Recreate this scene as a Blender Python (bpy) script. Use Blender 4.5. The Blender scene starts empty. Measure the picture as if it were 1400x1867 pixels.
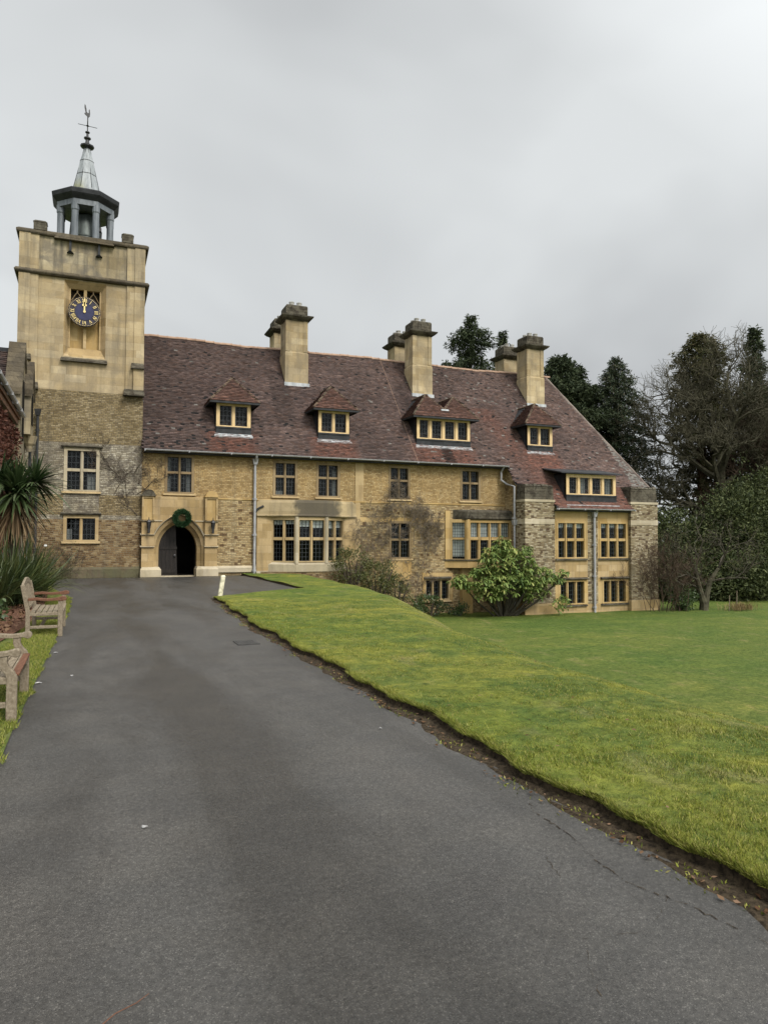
import bpy, math, random
import numpy as np
from mathutils import Matrix, Vector
SC = bpy.context.scene
COL = SC.collection
rng = np.random.default_rng(7)
random.seed(7)
R = math.radians

# ---------------------------------------------------------------- camera
cd = bpy.data.cameras.new("camera")
cam = bpy.data.objects.new("camera", cd); COL.objects.link(cam)
cr = (.92594509, -.37764644, .00297462); cu = (-.016789, -.03329342, .9993046); cf = (.37728479, .92535113, .03716818)
cam.matrix_world = Matrix(((cr[0], cu[0], -cf[0], 0), (cr[1], cu[1], -cf[1], -31.915), (cr[2], cu[2], -cf[2], 1.65), (0, 0, 0, 1)))
cd.sensor_fit = 'VERTICAL'; cd.sensor_height = 36; cd.lens = 36 * 1300 / 1867
cd.clip_start = .1; cd.clip_end = 3000
SC.camera = cam

# ---------------------------------------------------------------- world and sun
SUN_EL, SUN_AZ = R(45), R(162)          # azimuth clockwise from +Y
W = bpy.data.worlds.new("World"); SC.world = W; W.use_nodes = True
wt = W.node_tree; wt.nodes.clear()
def wn(t, **k):
    n = wt.nodes.new(t)
    for a, b in k.items(): setattr(n, a, b)
    return n
wo = wn('ShaderNodeOutputWorld'); wb = wn('ShaderNodeBackground'); wb.inputs[1].default_value = .055
sky = wn('ShaderNodeTexSky', sky_type='NISHITA', sun_disc=False, sun_elevation=SUN_EL, sun_rotation=SUN_AZ)
tc = wn('ShaderNodeTexCoord'); sp = wn('ShaderNodeSeparateXYZ'); wt.links.new(tc.outputs['Generated'], sp.inputs[0])
def wmath(op, a, b=None, clamp=False):
    n = wn('ShaderNodeMath', operation=op, use_clamp=clamp)
    for i, v in enumerate((a, b)):
        if v is None: continue
        if isinstance(v, (int, float)): n.inputs[i].default_value = v
        else: wt.links.new(v, n.inputs[i])
    return n.outputs[0]
zc = wmath('MAXIMUM', sp.outputs[2], 0.0)
den = wmath('ADD', zc, .28)
cmb = wn('ShaderNodeCombineXYZ')
wt.links.new(wmath('DIVIDE', sp.outputs[0], den), cmb.inputs[0]); wt.links.new(wmath('DIVIDE', sp.outputs[1], den), cmb.inputs[1])
cmb.inputs[2].default_value = 3.7
nz = wn('ShaderNodeTexNoise'); nz.inputs['Scale'].default_value = .8; nz.inputs['Detail'].default_value = 4.0
nz.inputs['Roughness'].default_value = .45; nz.inputs['Distortion'].default_value = .5
wt.links.new(cmb.outputs[0], nz.inputs['Vector'])
rp = wn('ShaderNodeValToRGB'); rp.color_ramp.elements[0].position = .36; rp.color_ramp.elements[1].position = .60
rp.color_ramp.elements[0].color = (4.2, 4.32, 4.4, 1); rp.color_ramp.elements[1].color = (6.3, 6.5, 6.55, 1)
wt.links.new(nz.outputs['Fac'], rp.inputs[0])
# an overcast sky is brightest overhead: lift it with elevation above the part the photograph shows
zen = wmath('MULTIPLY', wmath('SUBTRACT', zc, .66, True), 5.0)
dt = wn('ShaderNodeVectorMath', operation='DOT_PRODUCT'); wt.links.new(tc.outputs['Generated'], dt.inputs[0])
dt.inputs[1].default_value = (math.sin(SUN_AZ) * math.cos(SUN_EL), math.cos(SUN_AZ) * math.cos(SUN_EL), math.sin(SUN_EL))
glow = wmath('MULTIPLY', wmath('MAXIMUM', wmath('SUBTRACT', dt.outputs['Value'], .05), 0.0), 2.0)   # added brightening of the unseen sky round the sun, to light the fronts
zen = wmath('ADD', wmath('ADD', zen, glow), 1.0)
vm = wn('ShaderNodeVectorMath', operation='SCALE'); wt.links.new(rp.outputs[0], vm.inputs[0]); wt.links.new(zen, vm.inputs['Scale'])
mx = wn('ShaderNodeMix', data_type='RGBA'); mx.inputs[0].default_value = .96
wt.links.new(sky.outputs[0], mx.inputs[6]); wt.links.new(vm.outputs[0], mx.inputs[7])
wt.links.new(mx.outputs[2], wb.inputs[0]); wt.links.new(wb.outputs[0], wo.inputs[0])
sl = bpy.data.lights.new("sun", 'SUN'); sl.energy = 1.5; sl.angle = R(20); sl.color = (1, .95, .88)
sun = bpy.data.objects.new("sun", sl); COL.objects.link(sun)
sd = Vector((math.sin(SUN_AZ) * math.cos(SUN_EL), math.cos(SUN_AZ) * math.cos(SUN_EL), math.sin(SUN_EL)))
sun.rotation_euler = sd.to_track_quat('Z', 'Y').to_euler(); sun.location = sd * 80
vs = SC.view_settings; vs.view_transform = 'Standard'; vs.look = 'None'; vs.exposure = 1.13; vs.gamma = 1; vs.use_curve_mapping = False

# ---------------------------------------------------------------- material helpers
class NT:
    def __init__(s, name):
        s.m = bpy.data.materials.new(name); s.m.use_nodes = True; s.t = s.m.node_tree
        s.b = s.t.nodes['Principled BSDF']
        s.pos = s.n('ShaderNodeNewGeometry').outputs['Position']
    def n(s, t, **k):
        n = s.t.nodes.new(t)
        for a, b in k.items(): setattr(n, a, b)
        return n
    def put(s, sock, v):
        if v is None: return
        if isinstance(v, (int, float)): sock.default_value = v
        elif isinstance(v, tuple): sock.default_value = v if len(v) == len(sock.default_value) else v + (1,)
        else: s.t.links.new(v, sock)
    def math(s, op, a, b=None, c=None, clamp=False):
        n = s.n('ShaderNodeMath', operation=op, use_clamp=clamp)
        for i, v in enumerate((a, b, c)): s.put(n.inputs[i], v)
        return n.outputs[0]
    def scale(s, vec, sc):
        n = s.n('ShaderNodeVectorMath', operation='MULTIPLY'); s.put(n.inputs[0], vec); n.inputs[1].default_value = sc if isinstance(sc, tuple) else (sc,) * 3
        return n.outputs[0]
    def noise(s, scale, detail=3, rough=.5, vec=None, sc=None, dist=0, out='Fac'):
        n = s.n('ShaderNodeTexNoise'); n.inputs['Scale'].default_value = scale; n.inputs['Detail'].default_value = detail
        n.inputs['Roughness'].default_value = rough; n.inputs['Distortion'].default_value = dist
        v = s.pos if vec is None else vec
        if sc: v = s.scale(v, sc)
        s.put(n.inputs['Vector'], v); return n.outputs[out]
    def voro(s, scale, vec=None, feature='F1', out='Distance', rand=1.0):
        n = s.n('ShaderNodeTexVoronoi', feature=feature); n.inputs['Scale'].default_value = scale; n.inputs['Randomness'].default_value = rand
        s.put(n.inputs['Vector'], s.pos if vec is None else vec); return n.outputs[out]
    def ramp(s, f, stops, const=False):
        n = s.n('ShaderNodeValToRGB'); e = n.color_ramp.elements
        if const: n.color_ramp.interpolation = 'CONSTANT'
        while len(e) < len(stops): e.new(.5)
        for i, (p, c) in enumerate(stops):
            e[i].position = p; e[i].color = (c, c, c, 1) if isinstance(c, (int, float)) else tuple(c) + (1,)
        s.put(n.inputs[0], f); return n.outputs[0]
    def mix(s, f, a, b, blend='MIX'):
        n = s.n('ShaderNodeMix', data_type='RGBA', blend_type=blend); s.put(n.inputs[0], f); s.put(n.inputs[6], a); s.put(n.inputs[7], b)
        return n.outputs[2]
    def bump(s, h, strength=.3, dist=.02):
        n = s.n('ShaderNodeBump'); n.inputs['Strength'].default_value = strength; n.inputs['Distance'].default_value = dist
        s.put(n.inputs['Height'], h); s.put(s.b.inputs['Normal'], n.outputs[0])
    def island(s): return s.n('ShaderNodeNewGeometry').outputs['Random Per Island']
    def out(s, col, rough=.8, spec=.3, metal=0):
        s.put(s.b.inputs['Base Color'], col); s.put(s.b.inputs['Roughness'], rough); s.put(s.b.inputs['Specular IOR Level'], spec); s.put(s.b.inputs['Metallic'], metal)
        return s.m

def stone(name, pal, mortar, bw, bh, ms=.008, dist=.02, stain=.35, streak=.25, tint=None, bump=.5, big=None, smear=None, xm=None):
    s = NT(name); sx = s.n('ShaderNodeSeparateXYZ'); s.put(sx.inputs[0], s.pos)
    u = s.math('ADD', sx.outputs[0], sx.outputs[1]); c = s.n('ShaderNodeCombineXYZ'); s.put(c.inputs[0], u); s.put(c.inputs[1], sx.outputs[2])
    d = s.noise(2.2, 2, out='Color'); dd = s.n('ShaderNodeVectorMath', operation='MULTIPLY_ADD')
    s.put(dd.inputs[0], d); dd.inputs[1].default_value = (dist * 3, dist * 2, 0); s.put(dd.inputs[2], c.outputs[0])
    v = dd.outputs[0]
    br = s.n('ShaderNodeTexBrick', offset=.5, offset_frequency=2, squash=.72, squash_frequency=3); s.put(br.inputs['Vector'], v)
    br.inputs['Scale'].default_value = 1; br.inputs['Mortar Size'].default_value = ms; br.inputs['Mortar Smooth'].default_value = .4
    br.inputs['Brick Width'].default_value = bw; br.inputs['Row Height'].default_value = bh; br.inputs['Bias'].default_value = 0
    br.inputs['Color1'].default_value = (0, 0, 0, 1); br.inputs['Color2'].default_value = (1, 1, 1, 1); br.inputs['Mortar'].default_value = (.5, .5, .5, 1)
    col = s.ramp(br.outputs['Color'], pal)
    col = s.mix(s.math('MULTIPLY', s.math('SUBTRACT', s.noise(14, 4, .65), .5), 1.0), col, s.mix(1, col, (.55, .5, .42), 'MULTIPLY'))
    col = s.mix(br.outputs['Fac'], col, mortar)
    # weathering: broad patches, vertical streaks
    n1 = s.ramp(s.noise(.55, 5, .6), [(.35, 1), (.68, 0)])
    col = s.mix(s.math('MULTIPLY', n1, stain), col, s.mix(1, col, (.42, .39, .34), 'MULTIPLY'))
    n2 = s.ramp(s.noise(1.0, 4, .6, sc=(3.2, 3.2, .28)), [(.5, 0), (.72, 1)])
    col = s.mix(s.math('MULTIPLY', n2, streak), col, (.075, .068, .055))
    n4 = s.ramp(s.noise(1.3, 4, .6, sc=(1, 1, .6), dist=.6), [(.52, 0), (.75, 1)])
    col = s.mix(s.math('MULTIPLY', n4, .4), col, s.mix(1, col, (1.25, 1.2, 1.05), 'MULTIPLY'))
    if big:   # scattered blocks of another stone
        wn_ = s.n('ShaderNodeTexWhiteNoise', noise_dimensions='2D')
        q = s.n('ShaderNodeVectorMath', operation='SNAP'); s.put(q.inputs[0], v); q.inputs[1].default_value = (bw * .8, bh * 1.6, 1); s.put(wn_.inputs['Vector'], q.outputs[0])
        mk = s.math('GREATER_THAN', wn_.outputs['Value'], 1 - big[0]); col = s.mix(s.math('MULTIPLY', mk, .8), col, big[1])
    if smear:
        nn = s.noise(smear[1], 5, .62, dist=.8)
        if xm: nn = s.math('MULTIPLY', s.math('ADD', nn, .32), s.math('SUBTRACT', 1.35, s.math('DIVIDE', s.math('ABSOLUTE', s.math('SUBTRACT', sx.outputs[0], xm[0])), xm[1]), clamp=True))
        n3 = s.ramp(nn, [(.42, 0), (.6, 1)]); col = s.mix(s.math('MULTIPLY', n3, smear[2]), col, smear[0])
    h = s.math('ADD', s.math('MULTIPLY', br.outputs['Fac'], -1.0), s.math('MULTIPLY', s.noise(9, 4, .6), 1.2))
    s.bump(h, bump, .03)
    return s.out(col, .9, .15)

def plain(name, c1, c2, scale=3, rough=.7, spec=.3, metal=0, sc=None, bump=0, stops=(.35, .65), detail=4):
    s = NT(name); f = s.noise(scale, detail, .6, sc=sc); col = s.ramp(f, [(stops[0], c1), (stops[1], c2)])
    if bump: s.bump(f, bump, .02)
    return s.out(col, rough, spec, metal)

def foliage(name, cols, rough=.55, spec=.25, trans=.25, lo=.0):
    s = NT(name); r = s.island(); k = len(cols); n = s.noise(1.1, 2)
    f = s.math('ADD', s.math('MULTIPLY', r, .72), s.math('MULTIPLY', s.math('SUBTRACT', n, .36), 1.0), clamp=True)
    col = s.ramp(f, [(i / max(1, k - 1), c) for i, c in enumerate(cols)])
    s.out(col, rough, spec)
    if trans:
        tr = s.n('ShaderNodeBsdfTranslucent'); s.put(tr.inputs[0], col); mx = s.n('ShaderNodeMixShader'); mx.inputs[0].default_value = trans
        s.t.links.new(s.b.outputs[0], mx.inputs[1]); s.t.links.new(tr.outputs[0], mx.inputs[2])
        s.t.links.new(mx.outputs[0], s.t.nodes['Material Output'].inputs[0])
    return s.m

A_ = lambda *a: tuple(a)
M = {}
M['ashlar'] = stone('ashlar_stone', [(0, (.33, .235, .11)), (.5, (.41, .30, .155)), (1, (.47, .355, .20))], (.27, .21, .12), .72, .33, .005, .006, .5, .4, bump=.25)
M['tower_ashlar'] = stone('tower_ashlar', [(0, (.37, .285, .16)), (.5, (.435, .345, .205)), (1, (.50, .41, .26))], (.32, .255, .16), .8, .31, .005, .006, .6, .5, bump=.25, smear=((.15, .13, .1), .9, .4))
M['parapet'] = stone('weathered_parapet_stone', [(0, (.33, .27, .165)), (.5, (.39, .325, .21)), (1, (.45, .385, .255))], (.22, .18, .12), .85, .5, .005, .006, .8, 1.0, bump=.3, smear=((.11, .1, .085), 1.1, .65))
M['yellow'] = stone('yellow_limestone', [(0, (.37, .25, .10)), (.5, (.43, .30, .13)), (1, (.47, .345, .17))], (.36, .265, .13), .9, .55, .003, .004, .35, .35, bump=.15)
M['frame'] = stone('window_stone', [(0, (.37, .27, .14)), (1, (.47, .36, .2))], (.4, .3, .16), 1.2, .6, .002, .004, .4, .3, bump=.15)
M['pale'] = stone('pale_dressed_stone', [(0, (.40, .345, .24)), (1, (.50, .44, .33))], (.4, .34, .24), 1.0, .5, .003, .004, .5, .3, bump=.2)
M['upper'] = stone('upper_coursed_stone', [(0, (.31, .205, .09)), (.35, (.42, .29, .13)), (.7, (.47, .335, .16)), (1, (.53, .40, .21))], (.23, .175, .095), .165, .062, .009, .025, .5, .35, bump=.9)
M['lower'] = stone('lower_rubble_stone', [(0, (.21, .14, .068)), (.3, (.33, .235, .115)), (.65, (.40, .30, .155)), (1, (.48, .38, .215))], (.23, .185, .115), .2, .075, .010, .05, .5, .3, bump=1.0, big=(.05, (.085, .048, .026)))
M['tower_rubble'] = stone('tower_rubble_stone', [(0, (.16, .12, .06)), (.35, (.255, .195, .10)), (.7, (.31, .245, .135)), (1, (.38, .31, .19))], (.14, .115, .08), .17, .066, .011, .04, .6, .35, bump=.9)
M['tower_lime'] = stone('limewashed_rubble', [(0, (.26, .225, .16)), (.5, (.40, .36, .27)), (1, (.52, .48, .385))], (.24, .21, .16), .2, .075, .012, .045, .7, .5, bump=.9, smear=((.10, .085, .07), 2.6, .7))
M['brown'] = stone('brown_ironstone_rubble', [(0, (.10, .06, .03)), (.4, (.185, .118, .058)), (.7, (.24, .165, .08)), (1, (.32, .245, .14))], (.27, .225, .15), .21, .078, .010, .05, .45, .3, bump=1.0)
M['pier'] = stone('mixed_pier_rubble', [(0, (.12, .08, .045)), (.25, (.24, .185, .105)), (.6, (.36, .30, .185)), (1, (.47, .41, .29))], (.23, .195, .14), .22, .078, .012, .05, .5, .3, bump=1.0, big=(.07, (.06, .036, .022)))
M['lichen'] = stone('dark_lichened_stone', [(0, (.04, .034, .025)), (1, (.078, .067, .049))], (.04, .034, .026), .4, .14, .006, .02, .6, .5, bump=.9, smear=((.17, .155, .115), 3.2, .4))
M['plinth'] = stone('mossy_plinth_stone', [(0, (.105, .085, .055)), (1, (.24, .2, .135))], (.12, .1, .07), .9, .5, .008, .02, .7, .5, bump=.8, smear=((.11, .12, .06), 2, .4))
M['bayhead'] = stone('stained_bay_stone', [(0, (.34, .27, .155)), (1, (.43, .345, .21))], (.33, .27, .16), 1.1, .72, .003, .004, .7, .6, bump=.3, smear=((.075, .066, .05), 1.0, .9), xm=(9.5, 1.5))
M['brick'] = stone('old_red_brick', [(0, (.11, .045, .028)), (.6, (.19, .08, .045)), (1, (.26, .125, .07))], (.22, .19, .15), .22, .075, .01, .008, .6, .4, bump=.5)
M['lead'] = plain('lead_sheet', (.22, .235, .245), (.42, .435, .44), 2.5, .55, .4, .0, sc=(2, 2, .5))
M['leaddark'] = plain('dark_lead', (.011, .012, .013), (.03, .032, .034), 3, .6, .25)
def spire_mat():
    s = NT('spire_lead'); col = s.ramp(s.noise(2.5, 4, .6, sc=(3, 3, .5)), [(.3, (.15, .165, .175)), (.7, (.33, .35, .36))])
    sx = s.n('ShaderNodeSeparateXYZ'); s.put(sx.inputs[0], s.pos)
    m = s.math('MULTIPLY', s.math('SUBTRACT', 17.75, sx.outputs[2], clamp=True), s.math('MULTIPLY', s.math('SUBTRACT', -.45, sx.outputs[0]), 2.4, clamp=True))
    m = s.math('MULTIPLY', s.math('MULTIPLY', m, 2.2), s.noise(5, 3), clamp=True)
    return s.out(s.mix(m, col, (.20, .19, .02)), .55, .4)
M['spire'] = spire_mat()
M['drain'] = plain('worn_drain_iron', (.03, .029, .027), (.06, .057, .053), 12, .7, .3)
M['lichen_light'] = stone('brown_lichened_stone', [(0, (.085, .07, .048)), (1, (.15, .125, .085))], (.08, .065, .045), .6, .2, .006, .02, .6, .5, bump=.8, smear=((.04, .034, .026), 2.2, .6))
M['iron'] = plain('black_iron', (.012, .012, .013), (.03, .03, .03), 8, .45, .4)
M['pipe'] = plain('grey_painted_iron', (.22, .22, .225), (.35, .35, .355), 3, .45, .4, sc=(6, 6, .8))
M['wood_dark'] = plain('old_oak_door', (.007, .0055, .0045), (.017, .013, .010), 4, .65, .3, sc=(8, 8, .6), bump=.3)
M['bell'] = plain('bronze_bell', (.035, .042, .04), (.075, .088, .08), 3, .5, .5, .5, sc=(3, 3, .4))
M['gold'] = plain('gilding', (.62, .46, .17), (.78, .62, .29), 20, .4, .5, .35)
M['dial'] = plain('blue_clock_dial', (.014, .015, .048), (.022, .023, .07), 6, .5, .3)
M['dialdark'] = plain('black_clock_ring', (.014, .012, .022), (.03, .026, .04), 6, .5, .3)
M['cream'] = plain('cream_dormer_paint', (.50, .35, .17), (.62, .46, .245), 5, .6, .3, sc=(3, 3, 1))
M['blind'] = plain('pale_blind', (.55, .55, .53), (.66, .66, .64), 4, .8, .2)
M['curtain'] = plain('grey_curtain', (.22, .22, .215), (.34, .33, .32), 5, .9, .1, sc=(8, 1, .3))
M['dark'] = plain('dark_interior', (.006, .0055, .005), (.012, .011, .009), 1, .9, .1)
M['frame_shaded'] = stone('shaded_window_stone', [(0, (.20, .145, .08)), (1, (.30, .225, .13))], (.22, .16, .09), 1.2, .6, .002, .004, .5, .3, bump=.15)  # darker copy of the window stone; shade under the eaves put into its colour
M['came'] = plain('lead_came', (.013, .016, .018), (.03, .036, .038), 4, .5, .4)
def glass_mat():
    s = NT('window_glass'); f = s.n('ShaderNodeFresnel'); f.inputs[0].default_value = 1.5
    g = s.n('ShaderNodeBsdfGlossy'); g.inputs['Roughness'].default_value = .03; g.inputs[0].default_value = (.9, .92, .92, 1)
    bp = s.n('ShaderNodeBump'); bp.inputs['Strength'].default_value = .05; bp.inputs['Distance'].default_value = .01; s.put(bp.inputs['Height'], s.noise(3, 1)); s.put(g.inputs['Normal'], bp.outputs[0])
    t = s.n('ShaderNodeBsdfTransparent'); t.inputs[0].default_value = (.82, .86, .85, 1); m = s.n('ShaderNodeMixShader')
    s.put(m.inputs[0], s.math('MULTIPLY', f.outputs[0], .3)); s.t.links.new(t.outputs[0], m.inputs[1]); s.t.links.new(g.outputs[0], m.inputs[2])
    s.t.links.new(m.outputs[0], s.t.nodes['Material Output'].inputs[0]); return s.m
M['glass'] = glass_mat()
def tile_mat(name, k=1.0):
    s = NT(name); a = s.n('ShaderNodeVertexColor', layer_name='tint').outputs[0]
    f = s.noise(9, 4, .65); col = s.mix(s.ramp(f, [(.35, .0), (.75, .55)]), a, s.mix(1, a, (.45, .45, .45), 'MULTIPLY'))
    l = s.ramp(s.noise(6.5, 5, .75), [(.66, 0), (.74, 1)]); col = s.mix(s.math('MULTIPLY', l, .45 * k), col, (.33, .31, .27))
    s.bump(s.noise(30, 3), .3, .01); return s.out(col, .75, .25)
M['tile'] = tile_mat('clay_roof_tiles')
M['ridge'] = plain('ridge_tiles', (.20, .125, .085), (.34, .23, .16), 2.5, .8, .2, stops=(.3, .7))
def asphalt():
    s = NT('asphalt'); g = s.noise(240, 4, .8); v = s.voro(230, out='Color'); sv = s.n('ShaderNodeSeparateColor'); s.put(sv.inputs[0], v)
    col = s.ramp(g, [(.28, (.027, .0255, .0235)), (.5, (.052, .0495, .0455)), (.74, (.10, .095, .087))])
    pt = s.math('GREATER_THAN', sv.outputs[0], .92); col = s.mix(s.math('MULTIPLY', pt, .6), col, (.15, .143, .13))
    pd = s.math('LESS_THAN', sv.outputs[1], .08); col = s.mix(s.math('MULTIPLY', pd, .6), col, (.010, .010, .010))
    sx = s.n('ShaderNodeSeparateXYZ'); s.put(sx.inputs[0], s.pos)
    track = s.math('SUBTRACT', 1.0, s.math('MULTIPLY', s.math('ABSOLUTE', s.math('SUBTRACT', sx.outputs[0], .95)), 1.5), clamp=True)   # damp, worn line down the middle
    big = s.math('ADD', s.noise(.5, 5, .55, sc=(1.6, .35, 1), dist=.8), s.math('MULTIPLY', track, .16)); w = s.ramp(s.math('ADD', big, s.math('MULTIPLY', s.math('SUBTRACT', s.noise(3.2, 5, .65), .5), .22)), [(.42, 0), (.68, 1)])
    col = s.mix(s.math('MULTIPLY', w, .66), col, s.mix(1, col, (.45, .44, .43), 'MULTIPLY'))
    b2 = s.ramp(s.noise(1.4, 6, .62), [(.42, 0), (.7, 1)]); b5 = s.noise(34, 5, .75); col = s.mix(s.ramp(b5, [(.36, .75), (.55, 0)]), col, s.mix(1, col, (.55, .54, .52), 'MULTIPLY')); col = s.mix(s.ramp(b5, [(.52, 0), (.7, .6)]), col, s.mix(1, col, (1.5, 1.47, 1.42), 'MULTIPLY'))
    b4 = s.ramp(s.noise(5, 7, .75, dist=.4), [(.4, 0), (.62, 1)]); col = s.mix(s.math('MULTIPLY', b4, .45), col, s.mix(1, col, (.7, .69, .68), 'MULTIPLY'))
    col = s.mix(s.math('MULTIPLY', b2, .45), col, s.mix(1, col, (1.7, 1.64, 1.54), 'MULTIPLY'))
    b3 = s.ramp(s.noise(2.3, 5, .6, sc=(1, .5, 1), dist=.5), [(.6, 0), (.75, 1)]); col = s.mix(s.math('MULTIPLY', b3, .5), col, s.mix(1, col, (.6, .58, .57), 'MULTIPLY'))
    s.bump(s.math('ADD', g, s.math('MULTIPLY', s.noise(60, 2), .8)), .55, .006)
    return s.out(col, s.math('SUBTRACT', .62, s.math('MULTIPLY', w, .2)), .4)
M['asphalt'] = asphalt()
def turf(name, blades=False):
    s = NT(name)
    a = s.noise(1.5, 7, .68, dist=.5); b = s.noise(8, 6, .72); c = s.noise(.22, 3, .5); f = s.noise(70, 3, .7)
    green = s.ramp(b, [(.3, (.05, .078, .014)), (.5, (.098, .132, .026)), (.72, (.17, .195, .05))])
    moss = s.ramp(b, [(.3, (.135, .145, .022)), (.7, (.30, .29, .05))])
    straw = s.ramp(b, [(.3, (.17, .14, .05)), (.7, (.34, .29, .13))])
    sx = s.n('ShaderNodeSeparateXYZ'); s.put(sx.inputs[0], s.pos)
    up = s.math('MULTIPLY', s.math('ADD', sx.outputs[2], 1.9), .55, clamp=True)      # moss grows on the raised bank
    k = s.math('MULTIPLY', s.math('MULTIPLY', s.ramp(a, [(.42, 0), (.62, 1)]), s.math('ADD', s.math('MULTIPLY', sx.outputs[0], .5), .6, clamp=True)), s.math('ADD', s.math('MULTIPLY', up, .75), .15))
    col = s.mix(k, green, moss)
    st = s.ramp(s.noise(1.5, 5, .65, sc=(1.2, .7, 1)), [(.56, 0), (.72, 1)]); col = s.mix(s.math('MULTIPLY', st, .6), col, straw)
    band = s.math('SUBTRACT', 1.0, s.math('MULTIPLY', s.math('ABSOLUTE', s.math('ADD', sx.outputs[2], .14)), 5.0), clamp=True)      # drier grass along the lip of the bank
    col = s.mix(s.math('MULTIPLY', s.math('MULTIPLY', band, s.noise(1.1, 4, .6)), 1.0), col, straw)
    foot = s.math('SUBTRACT', 1.0, s.math('MULTIPLY', s.math('ABSOLUTE', s.math('ADD', sx.outputs[2], 1.35)), 1.6), clamp=True)
    col = s.mix(s.math('MULTIPLY', s.math('MULTIPLY', foot, s.ramp(s.noise(1.6, 5, .65), [(.4, 0), (.6, 1)])), .7), col, (.065, .06, .022))
    col = s.mix(s.math('MULTIPLY', s.ramp(c, [(.4, 0), (.62, 1)]), .6), col, s.mix(1, col, (.55, .78, .7), 'MULTIPLY'))
    c2 = s.noise(.55, 5, .6, sc=(.6, 1.6, 1), dist=.6); col = s.mix(s.math('MULTIPLY', s.ramp(c2, [(.48, 0), (.68, 1)]), .55), col, s.mix(1, col, (1.75, 1.45, 1.5), 'MULTIPLY'))
    if blades: col = s.mix(.75, col, s.ramp(s.island(), [(0, (.035, .055, .008)), (.35, (.12, .15, .022)), (.7, (.22, .22, .034)), (1, (.36, .31, .13))]))
    else:
        col = s.mix(s.ramp(f, [(.3, .75), (.6, 0)]), col, s.mix(1, col, (.4, .42, .4), 'MULTIPLY'))
        col = s.mix(s.math('MULTIPLY', s.ramp(s.noise(19, 5, .7), [(.38, 1), (.52, 0)]), .55), col, s.mix(1, col, (.45, .45, .42), 'MULTIPLY'))
        s.bump(s.math('ADD', f, s.math('MULTIPLY', b, 1.5)), .8, .03)
    return s.out(col, .85, .12)
M['turf'] = turf('mossy_lawn'); M['blades'] = turf('grass_blade_green', True)
M['soil'] = plain('bare_soil', (.016, .012, .008), (.06, .045, .028), 26, .95, .1, bump=.9, detail=6)
M['mulch'] = plain('leaf_mulch', (.05, .026, .017), (.16, .085, .055), 30, .95, .1, bump=1, detail=6)
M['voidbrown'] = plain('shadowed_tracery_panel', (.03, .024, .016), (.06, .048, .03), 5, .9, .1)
def teak(name, a, b, c):
    s = NT(name); f = s.noise(6, 5, .65, sc=(9, 1.2, 6)); col = s.ramp(f, [(.3, a), (.6, b), (.8, c)])
    s.bump(f, .3, .004); return s.out(col, .75, .2)
M['teak'] = teak('silvered_teak', (.11, .086, .057), (.215, .177, .125), (.33, .285, .21))
M['teakred'] = teak('bare_red_teak', (.075, .034, .019), (.14, .065, .038), (.21, .11, .07))
M['bark'] = plain('grey_bark', (.034, .03, .022), (.075, .067, .05), 5, .9, .1, sc=(4, 4, .6), bump=.6)
M['barkgreen'] = plain('mossy_bark', (.034, .031, .02), (.08, .074, .048), 4, .9, .1, bump=.6)
M['barkred'] = plain('red_bark', (.07, .035, .022), (.15, .085, .055), 4, .9, .1, sc=(5, 5, .5), bump=.8)
M['twig'] = plain('bare_twig', (.045, .036, .027), (.10, .08, .062), 3, .9, .1)
M['twigpurple'] = plain('bare_brown_twig', (.036, .024, .017), (.085, .06, .042), 3, .9, .1)
M['twiggrey'] = plain('grey_vine_stem', (.085, .068, .05), (.17, .14, .105), 3, .9, .1)
M['postpaint'] = plain('flaking_cream_paint', (.30, .28, .19), (.62, .58, .43), 9, .8, .2, stops=(.35, .55))

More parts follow.
